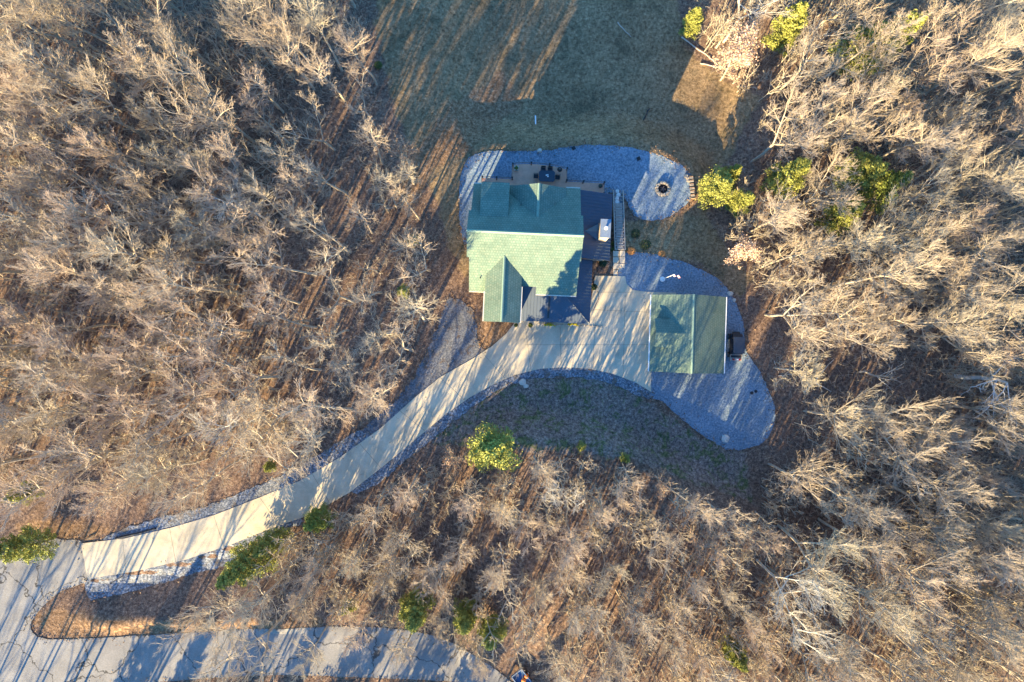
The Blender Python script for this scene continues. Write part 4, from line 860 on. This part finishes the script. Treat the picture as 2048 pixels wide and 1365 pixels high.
for px, py, zc, vi, s, lab in [(1482, 110, 8, 0, 1.0, 'large tree still covered in pale pinkish dry leaves at the upper right of the yard'), (1500, 500, 6, 2, .9, 'small tree with pale dry leaves beside the gravel lot'), (572, 905, 5, 3, 1.0, 'small tree with pinkish dry leaves above the rock strip'),
    (800, 300, 6, 3, 1.0, 'tree with brown dry leaves at the left edge of the yard'), (230, 985, 6, 1, .8, 'spreading tree with brown dry leaves near the mouth of the drive'), (905, 925, 5, 3, .9, 'tree with pinkish dry leaves left of the very large evergreen'), (1395, 1075, 5, 3, .8, 'tree with dry tan leaves inside the lower wood, right part'), (1325, 965, 4, 3, .7, 'small tree with orange dry leaves at the bank crest')]:
    tm, cm, lm, H = LEAFY[vi]; b = base_from_crown(px, py, zc)
    place('leafy_tree', [('trunk', tm), ('crown', cm), ('dry_leaves', lm)], b, random.uniform(0, 6), s, lab, 'tree', None)
# dead white trees
def dead(loc, lean, H, label, seed, r0=.3, mat=None):
    R = np.random.default_rng(seed); T, S = [], []
    def go(p, d_, L, r, lv):
        n = 5
        for k in range(n):
            d_ = nrm(d_ + R.normal(0, .16, 3)); q = p + d_ * L / n; ra = r * (1 - .6 * k / n); rb = r * (1 - .6 * (k + 1) / n); (T if lv == 0 else S).append((*p, *q, ra, rb, 0)); p = q
            if lv < 3 and k >= (2 if lv == 0 else 1):
                for _ in range(2 if lv == 0 else 1): go(p, nrm(rotv(d_, nrm(R.normal(0, 1, 3)), math.radians(R.uniform(35, 70)))), L * R.uniform(.3, .5), rb * .6, lv + 1)
    go(np.array([0., 0, -.3]), nrm(np.array(lean)), H, r0, 0)
    place('dead_tree', [('trunk', seg_mesh('dead_trunk', T, 7, mat or M_deadw)), ('limbs', seg_mesh('dead_limbs', S, 5, mat or M_deadw))], loc, 0, 1, label, 'dead tree', None)
EVPX += [(1975, 752), (2010, 745), (1940, 760)]
dead((*at(1912, 752, 0), hz(*at(1912, 752))), (.25, .12, 1), 9, 'bleached white dead tree at the right edge of the picture', 5)
dead((*at(1718, 745, 0), hz(*at(1718, 745))), (.3, .2, .6), 6, 'small grey dead tree in the clearing right of the gravel lot', 8, .13, M_logend)

# bare trees: scattered over the wooded ground
WOOD = [
 [(-60, -60), (735, -60), (735, 60), (765, 160), (775, 250), (810, 300), (842, 400), (858, 500), (868, 580), (848, 650), (835, 715), (780, 790), (690, 860), (560, 908), (430, 925), (300, 955), (150, 980), (-60, 1005)],
 [(2110, -60), (1385, -60), (1400, 90), (1450, 150), (1530, 205), (1500, 290), (1440, 400), (1430, 470), (1480, 540), (1515, 620), (1530, 720), (1570, 790), (1570, 860), (1530, 910), (1505, 1000), (1440, 1010), (1330, 950), (1230, 905), (1100, 893), (960, 893), (860, 915), (770, 960), (690, 1015), (600, 1050), (520, 1100), (500, 1170), (500, 1235), (640, 1238), (780, 1240), (890, 1258), (975, 1300), (1030, 1345), (1090, 1430), (2110, 1430)]]
LAND = [((1095, 349), 'deck table'), ((1325, 379), 'fire pit'), ((1180, 30), 'top of the yard'), ((935, 470), "house's west gable end"), ((920, 650), 'gravel spur'), ((760, 880), 'middle of the drive'), ((170, 1120), 'mouth of the drive'), ((400, 1060), 'lower stretch of the drive'), ((995, 915), 'very large evergreen below the drive'),
        ((1452, 670), 'garage\'s east wall'), ((1450, 877), 'boulder on the gravel lot'), ((1950, 760), 'white dead tree'), ((1718, 745), 'small grey dead tree'), ((1602, 342), 'lone round evergreen of the right wood'), ((1780, 350), 'row of three evergreens'), ((1482, 110), 'pale leafy tree by the yard'), ((2048, 0), 'top right corner of the picture'), ((2048, 1365), 'bottom right corner of the picture'),
        ((2048, 1050), 'lower right edge of the picture'), ((2048, 400), 'upper right edge of the picture'), ((0, 0), 'top left corner of the picture'), ((0, 330), 'upper left edge of the picture'), ((0, 680), 'middle of the left edge of the picture'), ((350, 0), 'left part of the top edge'), ((680, 0), 'top edge beside the yard'), ((1700, 0), 'right part of the top edge'), ((1046, 1357), 'blue trailer'), ((822, 1238), 'leftmost roadside evergreen'),
        ((503, 1112), 'bright yellow evergreen by the drive'), ((1300, 1365), 'bottom edge right of the trailer'), ((1650, 1365), 'right part of the bottom edge'), ((330, 480), 'heart of the left wood'), ((1250, 1120), 'heart of the lower wood'), ((1650, 1050), 'heart of the lower right wood'), ((600, 560), 'right part of the left wood'), ((797, 578), 'little evergreen of the left wood')]
ORD = ['nearest', 'second nearest', 'third nearest', 'fourth nearest', 'fifth nearest', 'sixth nearest', 'seventh nearest', 'eighth nearest', 'ninth nearest', 'tenth nearest', 'eleventh nearest', 'twelfth nearest', 'thirteenth nearest', 'fourteenth nearest', 'fifteenth nearest', 'sixteenth nearest', 'seventeenth nearest', 'eighteenth nearest', 'nineteenth nearest', 'twentieth nearest'] + ['twenty-' + w_ + ' nearest' for w_ in ('first', 'second', 'third', 'fourth', 'fifth', 'sixth', 'seventh', 'eighth', 'ninth')]
def inwood(px, py): return any(float(poly_sdf(P, np.array([px * 1.]), np.array([py * 1.]))[0]) < 0 for P in WOOD)
pts = []; tries = 0; fixed = [(1024 + 16 * x, 682.5 - 16 * y) for x, y in FOREST_BASE]
RR = random.Random(21)
while len(pts) < 298 and tries < 60000:
    tries += 1; px = RR.uniform(-20, 2070); py = RR.uniform(-20, 1385)
    md = 62 if tries < 9000 else 54 if tries < 25000 else 46
    if not inwood(px, py): continue
    if 600 < px < 880 and 150 < py < 830: md *= .85
    cpx, cpy = 1024 + (px - 1024) * 1.16, 682.5 + (py - 682.5) * 1.16
    if any((cpx - a) ** 2 + (cpy - b) ** 2 < 52 ** 2 for a, b in EVPX): continue
    # sparser clearing of fallen logs right of the lot
    if 1560 < px < 1860 and 690 < py < 800: continue
    if any((px - a) ** 2 + (py - b) ** 2 < md * md for a, b in pts) or any((px - a) ** 2 + (py - b) ** 2 < 46 ** 2 for a, b in fixed) or (px - 1046) ** 2 + (py - 1345) ** 2 < 75 ** 2: continue
    pts.append((px, py))
print('bare trees', len(pts))
rank = {}
info = []
for px, py in pts:
    k = min(range(len(LAND)), key=lambda i: (LAND[i][0][0] - px) ** 2 + (LAND[i][0][1] - py) ** 2); info.append((k, (LAND[k][0][0] - px) ** 2 + (LAND[k][0][1] - py) ** 2))
for i, (px, py) in enumerate(pts):
    k, dd = info[i]; r = sum(1 for kk, d2 in info if kk == k and d2 < dd)
    pale = RR.random() < .045
    open_ = 560 < px < 900 and 180 < py < 760
    tm, cm, H = RR.choice(PALE if pale and not open_ else SPARSE if open_ else BARE); pale = pale and not open_
    lower = py > 880 and 600 < px < 1500
    s = RR.uniform(.88, 1.06) * (17.5 / H) ** .5 * (.62 if lower and px > 950 else .72 if lower else 1.0)
    if px < 860 and px > 740 and py < 600: s *= .85
    side = 'left' if px < 900 and py < 1000 else 'right' if px > 1380 and py < 900 else 'lower'
    b = g3(px, py, -.05)
    size = 'tall' if H * s > 16 else 'short' if H * s < 11.5 else 'middling'
    place('bare_tree', [('trunk', tm), ('crown', cm)], b, RR.uniform(0, 6.28), s, '%s bare %s tree, %s to the %s' % (size, 'whitish' if pale else 'tan-twigged', ORD[min(r, 28)], LAND[k][1]), 'bare tree', 'bare trees of the %s wood' % side)

# woodland outside the frame, whose shade reaches in
def simple_tree(R, H):
    T, S, _ = grow(R, H=H, spread=3.0, crown0=.45, limbs=12, sub=4, twig=2, tw2=0, thin=.9); return T + S
protos = [np.array(simple_tree(np.random.default_rng(500 + i), 17 + i)) for i in range(4)]
allseg = []; placed = []; RR = random.Random(5)
tr_ = 0
while len(placed) < 330 and tr_ < 30000:
    tr_ += 1; x = RR.uniform(-108, 98); y = RR.uniform(-92, 75)
    u, v = 1024 + 16 * x, 682.5 - 16 * y
    if -30 < u < 2078 and -30 < v < 1395: continue
    if v > 700 and y < 0 and u < 1300 and v < 1480 and v > 1040 and (v < 1390 and u < 0 or v > 1340 and v < 1400 + max(0, (u - 900)) * .6): continue
    if v < 0 and 780 < u < 1360 and v > -250: continue
    if u < 0 and 1030 < v < 1520: continue
    if u > 950 and u < 1300 and v > 1340 and v < 1750: continue
    if y > 60 or x > 85: 
        if RR.random() < .5: continue
    if any((x - a) ** 2 + (y - b) ** 2 < (9 if v > 1390 and u < 1100 else 24) for a, b in placed): continue
    placed.append((x, y)); A = protos[RR.randrange(4)].copy(); a = RR.uniform(0, 6.28); s = RR.uniform(.8, 1.15); ca, sa = math.cos(a) * s, math.sin(a) * s
    z0 = hz(x, y)
    for o in (0, 3):
        X_ = A[:, o] * ca - A[:, o + 1] * sa + x; Y_ = A[:, o] * sa + A[:, o + 1] * ca + y; A[:, o] = X_; A[:, o + 1] = Y_; A[:, o + 2] = A[:, o + 2] * s + z0
    allseg.append(A)
o = meshobj('surrounding_woodland', seg_mesh('woodland', np.concatenate(allseg), 3, M_bark)); tag(o, 'bare woodland continuing beyond the picture edges', 'woodland', None, 'stuff')

ev = []
for k, (u_, v_) in enumerate([(420, 1480), (520, 1500), (640, 1470), (880, 1500), (980, 1540), (1080, 1620), (180, 1530), (300, 1500), (760, 1520), (-250, 980), (-200, 820)]):
    x, y = at(u_, v_); fm = EVER[k % 3][1]; n_ = len(fm.vertices); co = np.empty(n_ * 3); fm.vertices.foreach_get('co', co); co = co.reshape(-1, 3); a = k * 1.1
    c2 = co.copy(); c2[:, 0] = co[:, 0] * math.cos(a) - co[:, 1] * math.sin(a) + x; c2[:, 1] = co[:, 0] * math.sin(a) + co[:, 1] * math.cos(a) + y; c2[:, 2] += hz(x, y); ev.append(c2)
V = np.concatenate(ev); n_ = len(V) // 4; me = bpy.data.meshes.new('outer_evergreens'); me.vertices.add(len(V)); me.vertices.foreach_set('co', V.ravel()); me.loops.add(len(V)); me.loops.foreach_set('vertex_index', np.arange(len(V), dtype=np.int32))
me.polygons.add(n_); me.polygons.foreach_set('loop_start', np.arange(n_) * 4); me.polygons.foreach_set('loop_total', np.full(n_, 4)); me.update()
o = meshobj('surrounding_evergreens', me, M_pinedk); tag(o, 'evergreens of the wood continuing beyond the picture edges', 'woodland', None, 'stuff')

# understory: small young trees too many and too thin to count
up_ = [np.array(sum(grow(np.random.default_rng(600 + i), H=Hh, spread=Hh * .2, crown0=.2, limbs=8, sub=4, twig=3, tw2=0, thin=1.3)[:2], [])) for i, Hh in enumerate((5, 7, 9, 6))]
RU = np.random.default_rng(31); us = []; ux = RU.uniform(-66, 66, 14000); uy = RU.uniform(-44, 44, 14000); uu = 1024 + 16 * ux; vv = 682.5 - 16 * uy
okk = np.minimum(poly_sdf(WOOD[0], uu, vv), poly_sdf(WOOD[1], uu, vv)) < -8
okk &= ~((uu > 560) & (uu < 900) & (vv < 780) & (RU.uniform(0, 1, len(uu)) < .92))
okk &= ~((uu > 1560) & (uu < 1860) & (vv > 690) & (vv < 800))
okk &= np.hypot(uu - 1040, vv - 1335) > 75
ux, uy = ux[okk][:2100], uy[okk][:2100]; uz = h(ux, uy)
for x, y, z0 in zip(ux, uy, uz):
    A = up_[RU.integers(0, 4)].copy(); a = RU.uniform(0, 6.28); s_ = RU.uniform(.6, 1.15); ca, sa = math.cos(a) * s_, math.sin(a) * s_
    for o_ in (0, 3):
        X_ = A[:, o_] * ca - A[:, o_ + 1] * sa + x; Y_ = A[:, o_] * sa + A[:, o_ + 1] * ca + y; A[:, o_] = X_; A[:, o_ + 1] = Y_; A[:, o_ + 2] = A[:, o_ + 2] * s_ + z0
    us.append(A)
print('understory segs', sum(len(a) for a in us))
o = meshobj('understory', seg_mesh('understory', np.concatenate(us), 3, M_bark)); tag(o, 'thicket of thin young trees under the wood', 'understory', None, 'stuff')

# undergrowth: thin saplings and fallen twigs on the forest floor
R = np.random.default_rng(77); segs = []
cx = R.uniform(-66, 66, 26000); cy = R.uniform(-44, 44, 26000); U = 1024 + 16 * cx; V_ = 682.5 - 16 * cy
inside = np.minimum(poly_sdf(WOOD[0], U, V_), poly_sdf(WOOD[1], U, V_)) < -6
inside &= np.hypot(U - 1046, V_ - 1345) > 55
cx, cy = cx[inside][:8500], cy[inside][:8500]; cz = h(cx, cy)
for x, y, z in zip(cx, cy, cz):
    if R.uniform() < .45:
        hh = R.uniform(.8, 3.2); nb = 4
        p = np.array([x, y, z]); q = p + np.array([R.normal(0, .15), R.normal(0, .15), 1]) * hh; segs.append((*p, *q, .02, .01, .5))
        for k in range(nb):
            t = R.uniform(.3, 1); s = p + (q - p) * t; a = R.uniform(0, 6.28); L = R.uniform(.3, .9) * hh * .5; e = s + np.array([math.cos(a) * L, math.sin(a) * L, L * .6]); segs.append((*s, *e, .012, .008, .9)); 
            for j in range(2): a2 = a + R.normal(0, .7); m_ = s + (e - s) * R.uniform(.3, .8); segs.append((*m_, *(m_ + np.array([math.cos(a2), math.sin(a2), .5]) * L * .5), .009, .006, 1.))
    else:
        a = R.uniform(0, 6.28); L = R.uniform(.3, 1.3); p = np.array([x, y, z + .06]); q = p + np.array([math.cos(a) * L, math.sin(a) * L, R.uniform(0, .15)]); segs.append((*p, *q, .022, .012, R.uniform(0, .8)))
o = meshobj('undergrowth', seg_mesh('undergrowth', segs, 3, M_bark)); tag(o, 'thin saplings and fallen twigs on the forest floor', 'undergrowth', None, 'stuff')

# loose leaves blown over the edges of gravel, rock and road
RL = np.random.default_rng(9); LP = []
for nm, Q in OUTL:
    Q = np.array(Q); n_ = int(len(Q) * (7 if nm in ('patio_gravel', 'gravel_lot', 'gravel_spur') else 5 if nm == 'road' else 2.5 if 'rock' in nm else 0)); i_ = RL.integers(0, len(Q), n_); t = RL.uniform(0, 1, (n_, 1))
    P_ = Q[i_] * (1 - t) + Q[(i_ + 1) % len(Q)] * t + RL.normal(0, 1, (n_, 2)) * RL.choice([.15, .3, .7], (n_, 1)); LP.append(P_)
LP = np.concatenate(LP); dq = [q for nm, q in OUTL if nm == 'driveway'][0]; LP = LP[(poly_sdf(dq, LP[:, 0], LP[:, 1]) > .05) | (RL.uniform(0, 1, len(LP)) < .06)]; LP = LP[(np.abs(LP[:, 0]) < 70) & (np.abs(LP[:, 1]) < 50)]; LZ = h(LP[:, 0], LP[:, 1]) + .1
o = meshobj('fallen_leaves', leaf_mesh('fallen_leaves', np.concatenate([LP, LZ[:, None]], 1), .14, leaf_mat('brown_fallen_leaves', [(.1, .06, .04), (.22, .14, .085), (.36, .25, .16)]), RL, 1.4, flat=.8)); tag(o, 'loose brown leaves blown over gravel and road edges', 'leaves', None, 'stuff')

# fallen logs
for pa, pb, r, lab in [((1363, 75), (1442, 135), .1, 'long thin grey log lying across the shaded top right of the yard'), ((1400, 128), (1458, 140), .09, 'pale curved log at the foot of the pale leafy tree'), ((1235, 45), (1262, 75), .06, 'thin fallen pole in the shaded yard near the top'),
    ((1607, 785), (1668, 718), .1, 'grey fallen log crossing another one right of the gravel lot'), ((1590, 745), (1660, 782), .13, 'dark fallen log running down right of the gravel lot'), ((1556, 752), (1610, 746), .06, 'thin pale fallen pole nearest the gravel lot'), ((1548, 722), (1556, 748), .05, 'short fallen pole beside the gravel lot edge'), ((1612, 706), (1580, 735), .06, 'thin fallen pole above the crossed logs'),
    ((1000, 1085), (1010, 1160), .12, 'brown fallen log inside the lower wood'), ((735, 1018), (690, 1050), .1, 'fallen log between the drive and the lower wood')]:
    a, b = g3(*pa, r), g3(*pb, r); mb = MB(); A_, B_ = Vector(a), Vector(b); prev = A_; 
    for k in range(1, 6):
        c = A_.lerp(B_, k / 5) + Vector((random.uniform(-.1, .1), random.uniform(-.1, .1), 0)); c.z = hz(c.x, c.y) + r * .9; mb.tube(prev, c, r * (1.1 - .12 * k), r * (1.1 - .12 * (k + 1)), 7); prev = c
    o = mb.build('fallen_log', M_logend); tag(o, lab, 'log')
